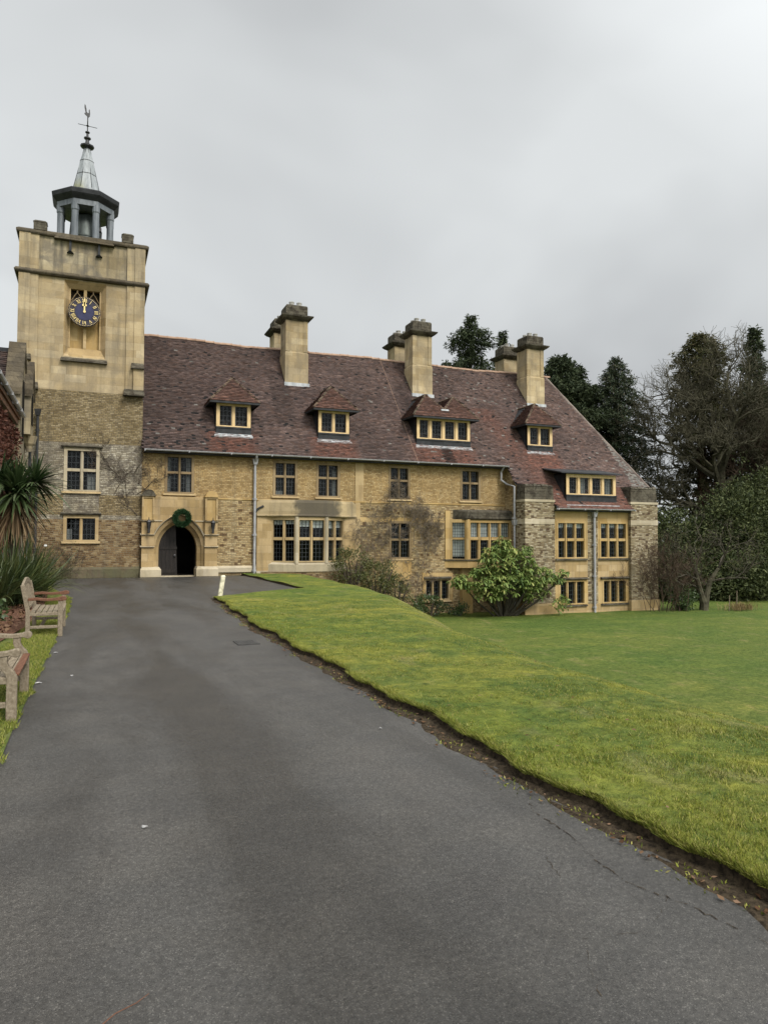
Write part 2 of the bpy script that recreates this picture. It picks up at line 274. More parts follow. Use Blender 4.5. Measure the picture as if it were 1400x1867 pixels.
# ---------------------------------------------------------------- geometry helpers
WL = {}                      # world location of every object's origin
def finish(o, parent, loc=(0, 0, 0)):
    COL.objects.link(o); b = WL[parent.name] if parent else (0, 0, 0)
    o.location = tuple(loc[i] - b[i] for i in range(3)) if parent else loc
    if parent: o.parent = parent
    WL[o.name] = tuple(loc)
    return o
def tag(o, label=None, cat=None, group=None, kind=None):
    for k, v in (('label', label), ('category', cat), ('group', group), ('kind', kind)):
        if v: o[k] = v
    return o
def root(name, label, cat, loc, group=None):
    o = bpy.data.objects.new(name, None); o.empty_display_size = .2
    return tag(finish(o, None, loc), label, cat, group)
class MB:
    def __init__(s): s.V = []; s.F = []; s.I = []; s.xf = None
    def add(s, v, f, m=0):
        k = len(s.V)
        if s.xf: v = [s.xf(*p) for p in v]
        s.V += [tuple(p) for p in v]; s.F += [tuple(i + k for i in q) for q in f]; s.I += [m] * len(f); return s
    def box(s, x0, x1, y0, y1, z0, z1, m=0):
        return s.add([(x, y, z) for z in (z0, z1) for y in (y0, y1) for x in (x0, x1)],
                     [(0, 2, 3, 1), (4, 5, 7, 6), (0, 1, 5, 4), (2, 6, 7, 3), (0, 4, 6, 2), (1, 3, 7, 5)], m)
    def hexa(s, b, t, m=0):     # bottom and top rings of 4
        return s.add(list(b) + list(t), [(3, 2, 1, 0), (4, 5, 6, 7)] + [(i, (i + 1) % 4, 4 + (i + 1) % 4, 4 + i) for i in range(4)], m)
    def loft(s, rings, m=0, cap=True, closed=True):
        n = len(rings[0]); v = [p for r in rings for p in r]; f = []
        for j in range(len(rings) - 1):
            for i in range(n if closed else n - 1):
                a, b = j * n + i, j * n + (i + 1) % n; f.append((a, b, b + n, a + n))
        if cap and closed: f += [tuple(range(n - 1, -1, -1)), tuple((len(rings) - 1) * n + i for i in range(n))]
        return s.add(v, f, m)
    def prism(s, poly, y0, y1, m=0):        # polygon in x,z pushed along y
        return s.loft([[(x, y0, z) for x, z in poly], [(x, y1, z) for x, z in poly]], m)
    def prism_x(s, poly, x0, x1, m=0):      # polygon in y,z pushed along x
        return s.loft([[(x0, y, z) for y, z in poly], [(x1, y, z) for y, z in poly]], m)
    def lathe(s, cx, cy, prof, n=8, ph=0., m=0, cap=True):
        return s.loft([[(cx + r * math.cos(ph + 2 * math.pi * i / n), cy + r * math.sin(ph + 2 * math.pi * i / n), z) for i in range(n)] for r, z in prof], m, cap)
    def tube(s, pts, r, n=6, m=0):
        P = [Vector(p) for p in pts]; rs = [r] * len(P) if isinstance(r, (int, float)) else list(r); rings = []; up = None
        for i, p in enumerate(P):
            t = (P[min(i + 1, len(P) - 1)] - P[max(i - 1, 0)]).normalized()
            if up is None: up = Vector((0, 0, 1)) if abs(t.z) < .9 else Vector((0, 1, 0))
            a = t.cross(up)
            if a.length < 1e-4: a = t.cross(Vector((1, 0, 0)))
            a.normalize(); b = a.cross(t); up = b
            rings.append([tuple(p + (a * math.cos(2 * math.pi * k / n) + b * math.sin(2 * math.pi * k / n)) * rs[i]) for k in range(n)])
        return s.loft(rings, m)
    def split(s, name, mats, parent=None, **k):
        """one object for each group of pieces that touch"""
        par = list(range(len(s.V)))
        def find(i):
            while par[i] != i: par[i] = par[par[i]]; i = par[i]
            return i
        for q in s.F:
            for i in q[1:]: par[find(i)] = find(q[0])
        g = {}
        for f, m in zip(s.F, s.I): g.setdefault(find(f[0]), []).append((f, m))
        G = []
        for fs in g.values():
            P = np.array([s.V[i] for f, _ in fs for i in f]); lo, hi = P.min(0) - .012, P.max(0) + .012; keep = [fs, lo, hi]; rest = []
            for h in G:
                if (h[1] <= keep[2]).all() and (keep[1] <= h[2]).all(): keep = [keep[0] + h[0], np.minimum(keep[1], h[1]), np.maximum(keep[2], h[2])]
                else: rest.append(h)
            G = rest + [keep]
        for fs, _, _ in G:
            mb = MB(); ix = {}
            for f, m in fs:
                for i in f:
                    if i not in ix: ix[i] = len(mb.V); mb.V.append(s.V[i])
                mb.F.append(tuple(ix[i] for i in f)); mb.I.append(m)
            o = mb.build(name, mats, parent, **k)
        return o
    def build(s, name, mats, parent=None, loc=None, smooth=False, bevel=0):
        if not isinstance(mats, (list, tuple)): mats = [mats]
        if loc is None: loc = WL[parent.name] if parent else (0, 0, 0)
        me = bpy.data.meshes.new(name); me.from_pydata([(x - loc[0], y - loc[1], z - loc[2]) for x, y, z in s.V], [], s.F)
        for m in mats: me.materials.append(m)
        me.polygons.foreach_set('material_index', s.I)
        if smooth: me.polygons.foreach_set('use_smooth', [True] * len(s.F))
        me.update(); o = bpy.data.objects.new(name, me); finish(o, parent, loc)
        if bevel:
            b = o.modifiers.new('bevel', 'BEVEL'); b.width = bevel; b.segments = 2; b.limit_method = 'ANGLE'
        return o
def np_obj(name, V, F, mat, parent=None, loc=None, smooth=False, tint=None):
    if loc is None: loc = WL[parent.name] if parent else (0, 0, 0)
    V = np.asarray(V, np.float32) - np.asarray(loc, np.float32); F = np.asarray(F, np.int32); k = F.shape[1]
    me = bpy.data.meshes.new(name); me.vertices.add(len(V)); me.vertices.foreach_set('co', V.ravel())
    me.loops.add(F.size); me.loops.foreach_set('vertex_index', F.ravel()); me.polygons.add(len(F))
    me.polygons.foreach_set('loop_start', np.arange(0, F.size, k, dtype=np.int32)); me.polygons.foreach_set('loop_total', np.full(len(F), k, np.int32))
    if smooth: me.polygons.foreach_set('use_smooth', np.ones(len(F), bool))
    if tint is not None:
        a = me.color_attributes.new('tint', 'FLOAT_COLOR', 'CORNER'); c = np.ones((len(F), k, 4), np.float32); c[:, :, :3] = tint[:, None, :]; a.data.foreach_set('color', c.ravel())
    me.materials.append(mat); me.update(calc_edges=True); me.validate(); o = bpy.data.objects.new(name, me); return finish(o, parent, loc)

def wall_xz(mb, y, xs, zs, holes, zone, flip=False, yx=None):
    """front sheet cut round its openings; zone(x, z) picks the stone; yx maps (u, z) to a point for other planes"""
    xs = sorted(set([round(v, 4) for v in xs] + [round(v, 4) for h in holes for v in h[:2]])); zs = sorted(set([round(v, 4) for v in zs] + [round(v, 4) for h in holes for v in h[2:]]))
    for a, b in zip(xs, xs[1:]):
        for c, d in zip(zs, zs[1:]):
            mx_, mz = (a + b) / 2, (c + d) / 2
            if any(h[0] < mx_ < h[1] and h[2] < mz < h[3] for h in holes): continue
            q = [(a, c), (b, c), (b, d), (a, d)]
            mb.add([(yx(u, z) if yx else (u, y, z)) for u, z in q], [(0, 1, 2, 3)], zone(mx_, mz))

def tile_plane(O, U, S, inside, nu, nv, gauge, tw, colf, v0=0., u0=0.):
    """individual plain clay tiles laid in courses on the plane O + u U + v S"""
    O, U, S = (np.array(a, float) for a in (O, U, S)); N = np.cross(U, S); N /= np.linalg.norm(N)
    uu, vv = np.meshgrid(np.arange(nu), np.arange(nv)); uu = uu.ravel().astype(float); vv = vv.ravel().astype(float)
    u = u0 + (uu + .5 * (vv % 2)) * tw + rng.normal(0, .004, uu.size); v = v0 + vv * gauge + rng.normal(0, .004, uu.size)
    ok = inside(u + tw / 2, v + gauge / 2); u, v = u[ok], v[ok]; n = len(u)
    L = gauge * 1.25; w = tw * .985; th = .032 + .024 * rng.random(n); lift = np.where(rng.random(n) < .06, rng.random(n) * .02, 0)
    tw_ = rng.normal(0, .004, n)
    def P(du, dv, h): return O + (u + du)[:, None] * U + (v + dv)[:, None] * S + np.asarray(h)[:, None] * N
    z = np.zeros(n)
    V = np.stack([P(0, 0, z + .004 + lift), P(w, 0, z + .004 + lift), P(w, 0, th + .012 + lift + tw_), P(0, 0, th + .012 + lift - tw_), P(w, L, z + .006), P(0, L, z + .006)], 1)
    F = np.array([[0, 1, 2, 3], [3, 2, 4, 5]]); F = (np.arange(n)[:, None, None] * 6 + F).reshape(-1, 4)
    c = colf(u + tw / 2, v, n); c = np.repeat(c, 2, 0)
    return V.reshape(-1, 3), F, c
def merge(parts):
    V, F, C, k = [], [], [], 0
    for v, f, c in parts: V.append(v); F.append(f + k); C.append(c); k += len(v)
    return np.concatenate(V), np.concatenate(F), np.concatenate(C)

def window(parent, x0, x1, z0, z1, y, n, tr=None, mat='frame', fr=.11, mul=.1, depth=.24, lead=(3, 4), xf=None, sill=True, hood=False, blind=None, curtain=None, frz=None, post=None, glass_y=.13, proud=.02, sillm='frame'):
    """stone mullioned window: frame (window) > pane, leading, sill, blind. y runs into the wall"""
    frz = fr if frz is None else frz
    f = MB(); f.xf = xf; g = MB(); g.xf = xf; l = MB(); l.xf = xf
    f.box(x0, x0 + fr, y - proud, y + depth, z0, z1); f.box(x1 - fr, x1, y - proud, y + depth, z0, z1)
    f.box(x0 + fr, x1 - fr, y - proud, y + depth, z1 - frz, z1); f.box(x0 + fr, x1 - fr, y - proud, y + depth, z0, z0 + .06)
    a, b = x0 + fr, x1 - fr; lw = (b - a - mul * (n - 1)) / n; zb, zt = z0 + .06, z1 - frz
    for i in range(n - 1):
        m0 = a + (i + 1) * lw + i * mul; f.hexa([(m0, y + .07, zb), (m0 + mul, y + .07, zb), (m0 + mul, y + depth, zb), (m0, y + depth, zb)], [(m0, y + .07, zt), (m0 + mul, y + .07, zt), (m0 + mul, y + depth, zt), (m0, y + depth, zt)])
        f.box(m0 + mul * .25, m0 + mul * .75, y + .015, y + .07, zb, zt)
    if tr:
        for i in range(n):
            m0 = a + i * (lw + mul); f.box(m0, m0 + lw, y + .02, y + depth, tr - mul / 2, tr + mul / 2)
    fo = f.build('window', M[mat], parent)
    rows = [(zb, zt, lead[1])] if not tr else [(zb, tr - mul / 2, lead[1]), (tr + mul / 2, zt, max(2, lead[1] - 1))]
    for i in range(n):
        p = a + i * (lw + mul)
        for (c, d, k) in rows:
            gy = y + glass_y; g.add([(p, gy, c), (p + lw, gy, c), (p + lw, gy, d), (p, gy, d)], [(0, 1, 2, 3)])
            for t in range(lead[0] + 1):
                q = p + lw * t / lead[0]; w = .011 if 0 < t < lead[0] else .018; l.box(q - w, q + w, gy - .012, gy - .002, c, d)
            for t in range(k + 1):
                q = c + (d - c) * t / k; w = .009 if 0 < t < k else .018; l.box(p, p + lw, gy - .014, gy - .004, q - w, q + w)
    g.build('pane', M['glass'], fo); l.build('leading', M['came'], fo)
    if sill:
        s = MB(); s.xf = xf; s.hexa([(x0 - .07, y - .09, z0 - .09), (x1 + .07, y - .09, z0 - .09), (x1 + .07, y + .02, z0 - .09), (x0 - .07, y + .02, z0 - .09)],
                                     [(x0 - .07, y - .08, z0 - .03), (x1 + .07, y - .08, z0 - .03), (x1 + .07, y + .02, z0 + .004), (x0 - .07, y + .02, z0 + .004)]); s.build('sill', M[sillm], fo)
    if hood:
        s = MB(); s.xf = xf; s.hexa([(x0 - .1, y - .10, z1 + .0), (x1 + .1, y - .10, z1 + .0), (x1 + .1, y, z1 + .0), (x0 - .1, y, z1 + .0)],
                                     [(x0 - .1, y - .14, z1 + .05), (x1 + .1, y - .14, z1 + .05), (x1 + .1, y, z1 + .12), (x0 - .1, y, z1 + .12)]); s.build('hood_mould', M['lichen'], fo)
    if blind:
        s = MB(); s.xf = xf
        for i, h in enumerate(blind):
            if h: p = a + i * (lw + mul); s.add([(p - .02, y + glass_y + .06, zt - h), (p + lw + .02, y + glass_y + .06, zt - h), (p + lw + .02, y + glass_y + .06, zt), (p - .02, y + glass_y + .06, zt)], [(0, 1, 2, 3)])
        s.build('blind', M['blind'], fo)
    if curtain:
        s = MB(); s.xf = xf
        for i, (c0, c1, h) in enumerate(curtain):
            if c1 > c0:
                p = a + i * (lw + mul); q0 = p + lw * c0; q1 = p + lw * c1; k = 7
                for j in range(k):
                    r0 = q0 + (q1 - q0) * j / k; r1 = q0 + (q1 - q0) * (j + 1) / k; e0 = y + glass_y + .1 + .03 * (j % 2); e1 = y + glass_y + .1 + .03 * ((j + 1) % 2)
                    s.add([(r0, e0, zb), (r1, e1, zb), (r1, e1, zb + (zt - zb) * h), (r0, e0, zb + (zt - zb) * h)], [(0, 1, 2, 3)])
        s.build('curtain', M['curtain'], fo)
    return fo

# ---------------------------------------------------------------- terrain heights
K = 1.236                               # slope of the main roof
def roof_z(y): return 5.45 + K * (y + .35)
CR = [(-60, 5.4), (-27, 5.42), (-24, 5.5), (-20, 6.0), (-16, 7.1), (-13, 7.95), (-10, 8.45), (-7, 8.6), (0, 9.0), (60, 9.5)]
def crest(y): return np.interp(y, [c[0] for c in CR], [c[1] for c in CR])
def lawn_z(x, y):
    x = np.asarray(x, float); y = np.asarray(y, float); t = (x - crest(y) + .5) / np.interp(y, [-30, -20, -8], [5.2, 4.6, 3.9]); t = np.clip(t, 0, 1); s = t * t * (3 - 2 * t)
    up = .085 - .02 * np.clip(x - 3, 0, 6) / 6
    return up * (1 - s) + (-2.06 - .004 * np.clip(x - 14, 0, 100)) * s
def drive_edge(y):
    y = np.asarray(y, float)
    w = .045 * np.sin(y * 2.1) + .03 * np.sin(y * 5.3 + 1) + .015 * np.sin(y * 13.7)
    e = np.where(y < -12.15, 2.84 + w, np.where(y < -9.95, 3.22 + (y + 12.15) / 2.2 * 3.05, np.where(y < -4, 6.22 + (y + 4) * -.01, 6.25 - (y + 4) * .02)))
    return np.where((y > -19) & (y < -12.15), e + (y + 19) / 6.85 * .28, e)

# ---------------------------------------------------------------- ground, drive, lawn (the setting)
mb = MB(); mb.add([(-900, -900, -2.75), (900, -900, -2.75), (900, 900, -2.75), (-900, 900, -2.75)], [(0, 1, 2, 3)])
tag(mb.build('ground', M['turf']), kind='structure')
# lawn grid, sheared so that its first column follows the drive edge
ys = np.unique(np.concatenate([np.arange(-60, -32, 2.), np.arange(-32, -19, .09), np.arange(-19, 0.05, .16), np.arange(.3, 70, 2.5)]))
off = np.unique(np.concatenate([np.arange(0, 3.5, .07), np.arange(3.5, 12, .22), np.arange(12, 45, 1.0), np.arange(45, 260, 14)]))
Yg, Og = np.meshgrid(ys, off, indexing='ij'); Xg = drive_edge(Yg) + Og
Zg = lawn_z(Xg, Yg)
def bumps(x, y, k): return (np.sin(x * 1.3 * k + 2 * np.sin(y * .9 * k)) + np.sin(y * 1.7 * k + 1.3 * np.sin(x * 1.1 * k + 2))) * .5
Zg += .02 * bumps(Xg, Yg, 1.) + .009 * bumps(Xg, Yg, 3.3) * (Og > .1) + .005 * rng.normal(0, 1, Xg.shape) * (Yg < -12)
ny, no = Xg.shape
V = np.stack([Xg, Yg, Zg], -1).reshape(-1, 3); I = np.arange(ny * no).reshape(ny, no)
F = np.stack([I[:-1, :-1], I[:-1, 1:], I[1:, 1:], I[1:, :-1]], -1).reshape(-1, 4)
inside = (V[F].mean(1)[:, 1] > .02) & (V[F].mean(1)[:, 0] < 27.5)          # none inside the house
F = F[~inside]
tag(np_obj('lawn', V, F, M['turf'], smooth=True), kind='structure')
# cut turf edge in bare earth
mb = MB(); p = V.reshape(ny, no, 3)[:, 0]
for i in range(ny - 1):
    if p[i][1] > 0: break
    a, b = p[i], p[i + 1]; mb.add([(a[0] - .02, a[1], -.03), (b[0] - .02, b[1], -.03), (b[0] + .015, b[1], b[2] - .012), (a[0] + .015, a[1], a[2] - .012)], [(0, 1, 2, 3)])
tag(mb.build('turf_edge', M['soil']), kind='structure')
# asphalt drive and forecourt
mb = MB(); yy = np.concatenate([np.arange(-60, -33, 3), np.arange(-33, -.6, .1)])
def drive_left(y): return np.interp(y, [-60, -25, -20, -14, -10.5, -6, -2, 0], [-.75, -.68, -.58, -.5, -.55, -1.3, -2.4, -3.0])
e0 = [(float(drive_left(y)) + .02 * math.sin(y * 3.1) + .018 * math.sin(y * 7.3 + 1) + .012 * math.sin(y * 17), y) for y in yy]
e1 = [(float(np.where(y < -12.15, 2.74 + .03 * math.sin(y * 1.7) + .03 * math.sin(y * 4.1 + 2) + .012 * math.sin(y * 11), drive_edge(y) + .06)), y) for y in yy]
e1 = [(x + (max(0, (y + 19)) / 6.85 * .33 if y < -12.15 else 0), y) for x, y in e1]
for i in range(len(yy) - 1):
    mb.add([(e0[i][0], e0[i][1], 0), (e1[i][0], e1[i][1], 0), (e1[i + 1][0], e1[i + 1][1], 0), (e0[i + 1][0], e0[i + 1][1], 0)], [(0, 1, 2, 3)])
drive = tag(mb.build('drive', M['asphalt']), kind='structure')
# earth strip between asphalt and turf
mb = MB()
for i in range(len(yy) - 1):
    if yy[i] > -12: break
    k = 5; r0 = [(e1[i][0] - .1 + (drive_edge(yy[i]) + .02 - e1[i][0] + .1) * t / k, yy[i]) for t in range(k + 1)]; r1 = [(e1[i + 1][0] - .1 + (drive_edge(yy[i + 1]) + .02 - e1[i + 1][0] + .1) * t / k, yy[i + 1]) for t in range(k + 1)]
    h = lambda t, x, y: -.012 + .02 * min(1, t * .8) * (1 + .5 * math.sin(x * 37 + y * 9))
    mb.add([(x, y, h(t, x, y)) for t, (x, y) in enumerate(r0)] + [(x, y, h(t, x, y)) for t, (x, y) in enumerate(r1)], [(t, t + 1, t + k + 2, t + k + 1) for t in range(k)])
tag(mb.build('soil_strip', M['soil']), kind='structure')
# cracks in the asphalt near the edge
mb = MB(); r_ = random.Random(3)
def crack(pts, w):
    P = []
    for (a, b) in zip(pts, pts[1:]):
        for t in range(12):
            u = t / 12; P.append((a[0] + (b[0] - a[0]) * u + r_.uniform(-.012, .012), a[1] + (b[1] - a[1]) * u + r_.uniform(-.012, .012)))
    for a, b in zip(P, P[1:]):
        ww = w * max(0, r_.uniform(-.25, .75)); mb.add([(a[0] - ww, a[1] - ww * .3, .004), (a[0] + ww, a[1] + ww * .3, .004), (b[0] + ww, b[1] + ww * .3, .004), (b[0] - ww, b[1] - ww * .3, .004)], [(0, 1, 2, 3)])
crack([(2.57, -28.06), (2.49, -28.2), (2.49, -28.51), (2.41, -28.95), (2.41, -29.16), (2.51, -29.39), (2.58, -29.75), (2.6, -30.2)], .005); crack([(2.44, -28.8), (2.2, -28.75), (2.12, -29.0)], .003); crack([(2.5, -29.3), (2.2, -29.5), (1.9, -29.45), (1.7, -29.8)], .003)
mb.build('crack', M['soil'], drive)
# left: grass verge and planting bed
def sheet(name, pts_l, pts_r, ys, z, mat, nx=14, rough=.01, ridge=0):
    yv = np.arange(ys[0], ys[1], .2); tt = np.linspace(0, 1, nx); L = np.interp(yv, pts_l[0], pts_l[1]); Rr = np.interp(yv, pts_r[0], pts_r[1])
    X = L[:, None] + (Rr - L)[:, None] * tt; Y = np.repeat(yv[:, None], nx, 1); Z = z + rng.normal(0, rough, X.shape) + ridge * np.sin(np.pi * tt)[None]; Z[:, -1] = z - .01
    I = np.arange(X.size).reshape(X.shape); F = np.stack([I[:-1, :-1], I[:-1, 1:], I[1:, 1:], I[1:, :-1]], -1).reshape(-1, 4)
    return tag(np_obj(name, np.stack([X, Y, Z], -1).reshape(-1, 3), F, mat, smooth=True), kind='structure')
sheet('grass_verge', ([-60, 0], [-9, -9]), ([-60, -25, -20, -14, -10.5, -6], [-.62, -.60, -.53, -.46, -.52, -1.25]), (-45, -1.), .028, M['turf'], 60, .006)
sheet('planting_bed', ([-22, 0], [-6, -6]), ([-21, -20, -17.5, -14, -8, -1], [-2.6, -1.35, -1.08, -1.0, -1.2, -2.6]), (-21, -1.), .06, M['mulch'], 30, .03, .1)

# ---------------------------------------------------------------- the manor house
house = root('manor_house', 'long honey-stone manor house with a steep red-brown tiled roof, dormers and tall chimneys', 'house', (11, 0, 0))
WINS = [(2.83, 4.06, 3.58, 5.26), (7.56, 8.70, 3.58, 5.2), (9.60, 10.76, 3.58, 5.19), (13.25, 14.39, 3.58, 5.2), (17.18, 18.34, 3.58, 5.2)]
W8 = (13.29, 14.46, .68, 2.5); W9 = (15.2, 16.56, -1.4, -.36); W10 = (13.72, 14.12, -1.1, -.36)
DOOR = (2.3, 4.61, 0, 2.76); BAY1 = (7.45, 10.99, .3, 2.66); BAY2 = (16.42, 20.0, .62, 2.62)
ms = [M['upper'], M['lower'], M['yellow'], M['plinth'], M['tower_lime'], M['frame']]
def zone(x, z):
    if z > 3.42: return 0
    if z > 3.32: return 2
    if 2.44 < z < 2.66 and x > 11.6: return 2
    if x < 7 and z < -.0: return 3
    return 1
mb = MB(); wall_xz(mb, 0, [1.88, 6.8, 11.6, 19.9], [-2.4, 0, 2.44, 2.66, 3.32, 3.42, 5.75], WINS + [W8, W9, W10, DOOR, BAY1, BAY2], zone)
# other outside walls of the block, and the wing's side wall beneath the sloping verge
mb.add([(1.88, 9.2, -2.4), (27.9, 9.2, -2.4), (27.9, 9.2, 5.8), (1.88, 9.2, 5.8)], [(3, 2, 1, 0)], 1)
mb.add([(27.9, -1.2, -2.4), (27.9, 9.2, -2.4), (27.9, 9.2, 5.4), (27.9, 4.6, 5.6), (27.9, -1.2, 4.3)], [(0, 1, 2, 3, 4)], 1)
mb.add([(19.8, -1.22, -2.4), (19.8, 0, -2.4), (19.8, 0, roof_z(0) - .05), (19.8, -1.22, roof_z(-1.22) - .05)], [(3, 2, 1, 0)], 1)
# pilaster strip of dressed stone by the right of the first bay, and buttress under the second bay
mb.build('wall', ms, house)
mb = MB(); mb.box(11.53, 11.95, -.03, .1, 3.42, 5.26, 5); mb.box(11.53, 11.78, -.03, .1, -.6, 3.36, 5); mb.box(17.15, 17.75, -.25, .1, -2.2, .5, 2); mb.split('dressed_strip', ms, house)
mb = MB(); mb.hexa([(5.05, -.09, .30), (6.8, -.09, .30), (6.8, 0, .30), (5.05, 0, .30)], [(5.05, -.07, .36), (6.8, -.07, .36), (6.8, 0, .42), (5.05, 0, .42)]); mb.box(5.05, 6.8, -.08, 0, .14, .3); mb.build('plinth_course', M['pale'], house)
mb = MB(); mb.box(5.05, 7.4, -.035, 0, 3.36, 3.42); mb.box(11.05, 19.79, -.035, 0, 3.36, 3.42); mb.split('string_course', M['yellow'], house)
# dark lining inside the shell, so that windows look into a room
mb = MB(); mb.add([(1.95, 2.6, -2.3), (19.9, 2.6, -2.3), (19.9, 2.6, 5.3), (1.95, 2.6, 5.3)], [(0, 1, 2, 3)]); mb.add([(19.9, 1.5, -2.3), (27.8, 1.5, -2.3), (27.8, 1.5, 5.3), (19.9, 1.5, 5.3)], [(0, 1, 2, 3)])
for z in (-2.3, .02, 3.3, 5.4): mb.add([(1.95, .3, z), (19.9, .3, z), (19.9, 2.6, z), (1.95, 2.6, z)], [(0, 1, 2, 3)])
for z in (-2.3, .4, 3.1): mb.add([(19.9, -1.6, z), (27.8, -1.6, z), (27.8, 1.5, z), (19.9, 1.5, z)], [(0, 1, 2, 3)])
for x in (5.4, 9.3, 12.3, 16.0, 19.85): mb.add([(x, .3, -2.3), (x, 2.6, -2.3), (x, 2.6, 5.4), (x, .3, 5.4)], [(0, 1, 2, 3)])
mb.build('inner_wall', M['dark'], house)
# upper windows
for i, (x0, x1, z0, z1) in enumerate(WINS):
    kw = {}
    if i == 0: kw = dict(curtain=[(0, .3, 1), (.55, 1, 1)])
    if i == 2: kw = dict(curtain=[(0, 0, 0), (.55, 1, .85)])
    if i == 1: kw = dict(curtain=[(.2, 1, .12), (0, 0, 0)])
    window(house, x0, x1, z0, z1, 0, 2, tr=z0 + .9, mat='frame_shaded', **kw)
window(house, *W8, 0, 2, tr=1.6, mat='frame_shaded'); window(house, *W9, 0, 3, mat='frame', fr=.06, mul=.11, lead=(3, 5)); window(house, *W10, 0, 1, mat='frame', fr=.05, lead=(3, 4))
mb = MB(); mb.box(13.28, 14.46, -.05, 0, -.1, .58); mb.hexa([(13.5, -.05, -.35), (14.3, -.05, -.35), (14.3, 0, -.35), (13.5, 0, -.35)], [(13.4, -.05, -.1), (14.4, -.05, -.1), (14.4, 0, -.1), (13.4, 0, -.1)])
mb.box(15.05, 16.72, -.04, 0, -.36, -.05); mb.box(15.05, 15.2, -.04, 0, -1.5, -.36); mb.box(16.56, 16.72, -.04, 0, -1.5, -.36); mb.split('dressed_surround', M['yellow'], house)
mb = MB(); mb.hexa([(15.12, -.12, -.34), (16.64, -.12, -.34), (16.64, 0, -.34), (15.12, 0, -.34)], [(15.12, -.12, -.29), (16.64, -.12, -.29), (16.64, 0, -.2), (15.12, 0, -.2)]); mb.build('hood_mould', M['lichen'], house)

# ---- porch with pointed arch
def arch(a, h, zs, n=15):       # points of a two-centred arch, left springing to right
    Rr = (a * a + h * h) / (2 * a); cx = Rr - a; th = math.acos(cx / Rr) if cx > 0 else math.pi / 2
    L = [(-a + Rr - Rr * math.cos(th * i / n), zs + Rr * math.sin(th * i / n)) for i in range(n + 1)]
    return L + [(-x, z) for x, z in reversed(L[:-1])]
XC = 3.43
porch = MB()
outer = [(-1.13, .40)] + arch(1.13, 1.50, 1.12) + [(1.13, .40)]
# front wall over and beside the arch
top = 3.40
for (x0, z0), (x1, z1) in zip(outer, outer[1:]):
    if abs(x1 - x0) < 1e-5: continue
    porch.add([(XC + x0, -.14, z0), (XC + x1, -.14, z1), (XC + x1, -.14, top), (XC + x0, -.14, top)], [(0, 1, 2, 3)])
porch.add([(2.3, -.14, top), (4.6, -.14, top), (4.6, 0, top + .04), (2.3, 0, top + .04)], [(0, 1, 2, 3)])
for sx_, xa, xb in ((-1, 1.90, 2.40), (1, 4.50, 5.04)):
    porch.box(xa, xb, -.30, .02, .42, 3.42)
    porch.box(xa, xa + .07, -.36, -.30, 2.42, 3.42); porch.box(xb - .07, xb, -.36, -.30, 2.42, 3.42); porch.box(xa + .07, xb - .07, -.36, -.30, 3.34, 3.42)
    porch.box(xa, xb, -.36, -.30, .42, 2.33)
po = porch.build('porch', M['ashlar'], house)
mb = MB()
for sx_, xa, xb in ((-1, 1.90, 2.40), (1, 4.50, 5.04)): mb.box(xa + .07, xb - .07, -.312, -.30, 2.42, 3.34)
mb.split('niche_panel', M['yellow'], po)
mb = MB(); inner = [(-.80, .0)] + arch(.80, 1.12, 1.16) + [(.80, .0)]; midr = [(-.97, .0)] + arch(.97, 1.30, 1.14) + [(.97, .0)]; outr = [(-1.13, .0)] + outer[1:-1] + [(1.13, .0)]
hood = [(-1.17, 1.05)] + arch(1.21, 1.58, 1.10) + [(1.17, 1.05)]
ring = lambda pts, y: [(XC + x, y, z) for x, z in pts]
mb.loft([ring(outr, -.14), ring(outr, -.22), ring(outr, -.20), ring(midr, -.10), ring(midr, -.02), ring([(x * .97, z - .01) for x, z in midr], .02), ring(inner, .16), ring(inner, .5)], cap=False, closed=False)
ao = mb.build('arch', M['ashlar'], po)
mb = MB(); mb.loft([ring(hood, -.12), ring(hood, -.30), ring([(x * .945, z - .015) for x, z in hood], -.27), ring([(x * .935, z - .02) for x, z in hood], -.14)], cap=False, closed=False); mb.build('hood_mould', M['pale'], po)
mb = MB()
for xa, xb in ((1.86, 2.70), (4.14, 5.08)):
    mb.box(xa, xb, -.48, .3, 0, .30); mb.hexa([(xa, -.48, .30), (xb, -.48, .30), (xb, .3, .30), (xa, .3, .30)], [(xa + .06, -.37, .42), (xb - .08, -.37, .42), (xb - .08, .3, .42), (xa + .06, .3, .42)])
mb.split('base_block', M['pale'], po)
mb = MB()
for xa, xb in ((1.84, 2.42), (4.48, 5.08)):
    for z0, z1 in ((2.33, 2.41), (1.74, 1.86), (1.22, 1.36)):
        mb.hexa([(xa + .04, -.38, z0), (xb - .04, -.38, z0), (xb - .04, 0, z0), (xa + .04, 0, z0)], [(xa, -.45, z0 + .05), (xb, -.45, z0 + .05), (xb, 0, z1), (xa, 0, z1)])
mb.box(2.42, 2.75, -.18, -.1, 2.36, 2.41); mb.box(4.1, 4.48, -.18, -.1, 2.36, 2.41); mb.split('moulding', M['pale'], po)
for xa, xb in ((1.86, 2.46), (4.47, 5.08)):
    mb = MB(); mb.box(xa, xb, -.42, .0, 3.42, 3.47)
    n = 10; prof = [((xa + xb) / 2 - .26 * math.cos(math.pi * i / n), 3.47 + .23 * math.sin(math.pi * i / n)) for i in range(n + 1)]; mb.prism(prof, -.38, 0); mb.build('pier_cap', M['lichen'] if xa < 3 else M['yellow'], po)
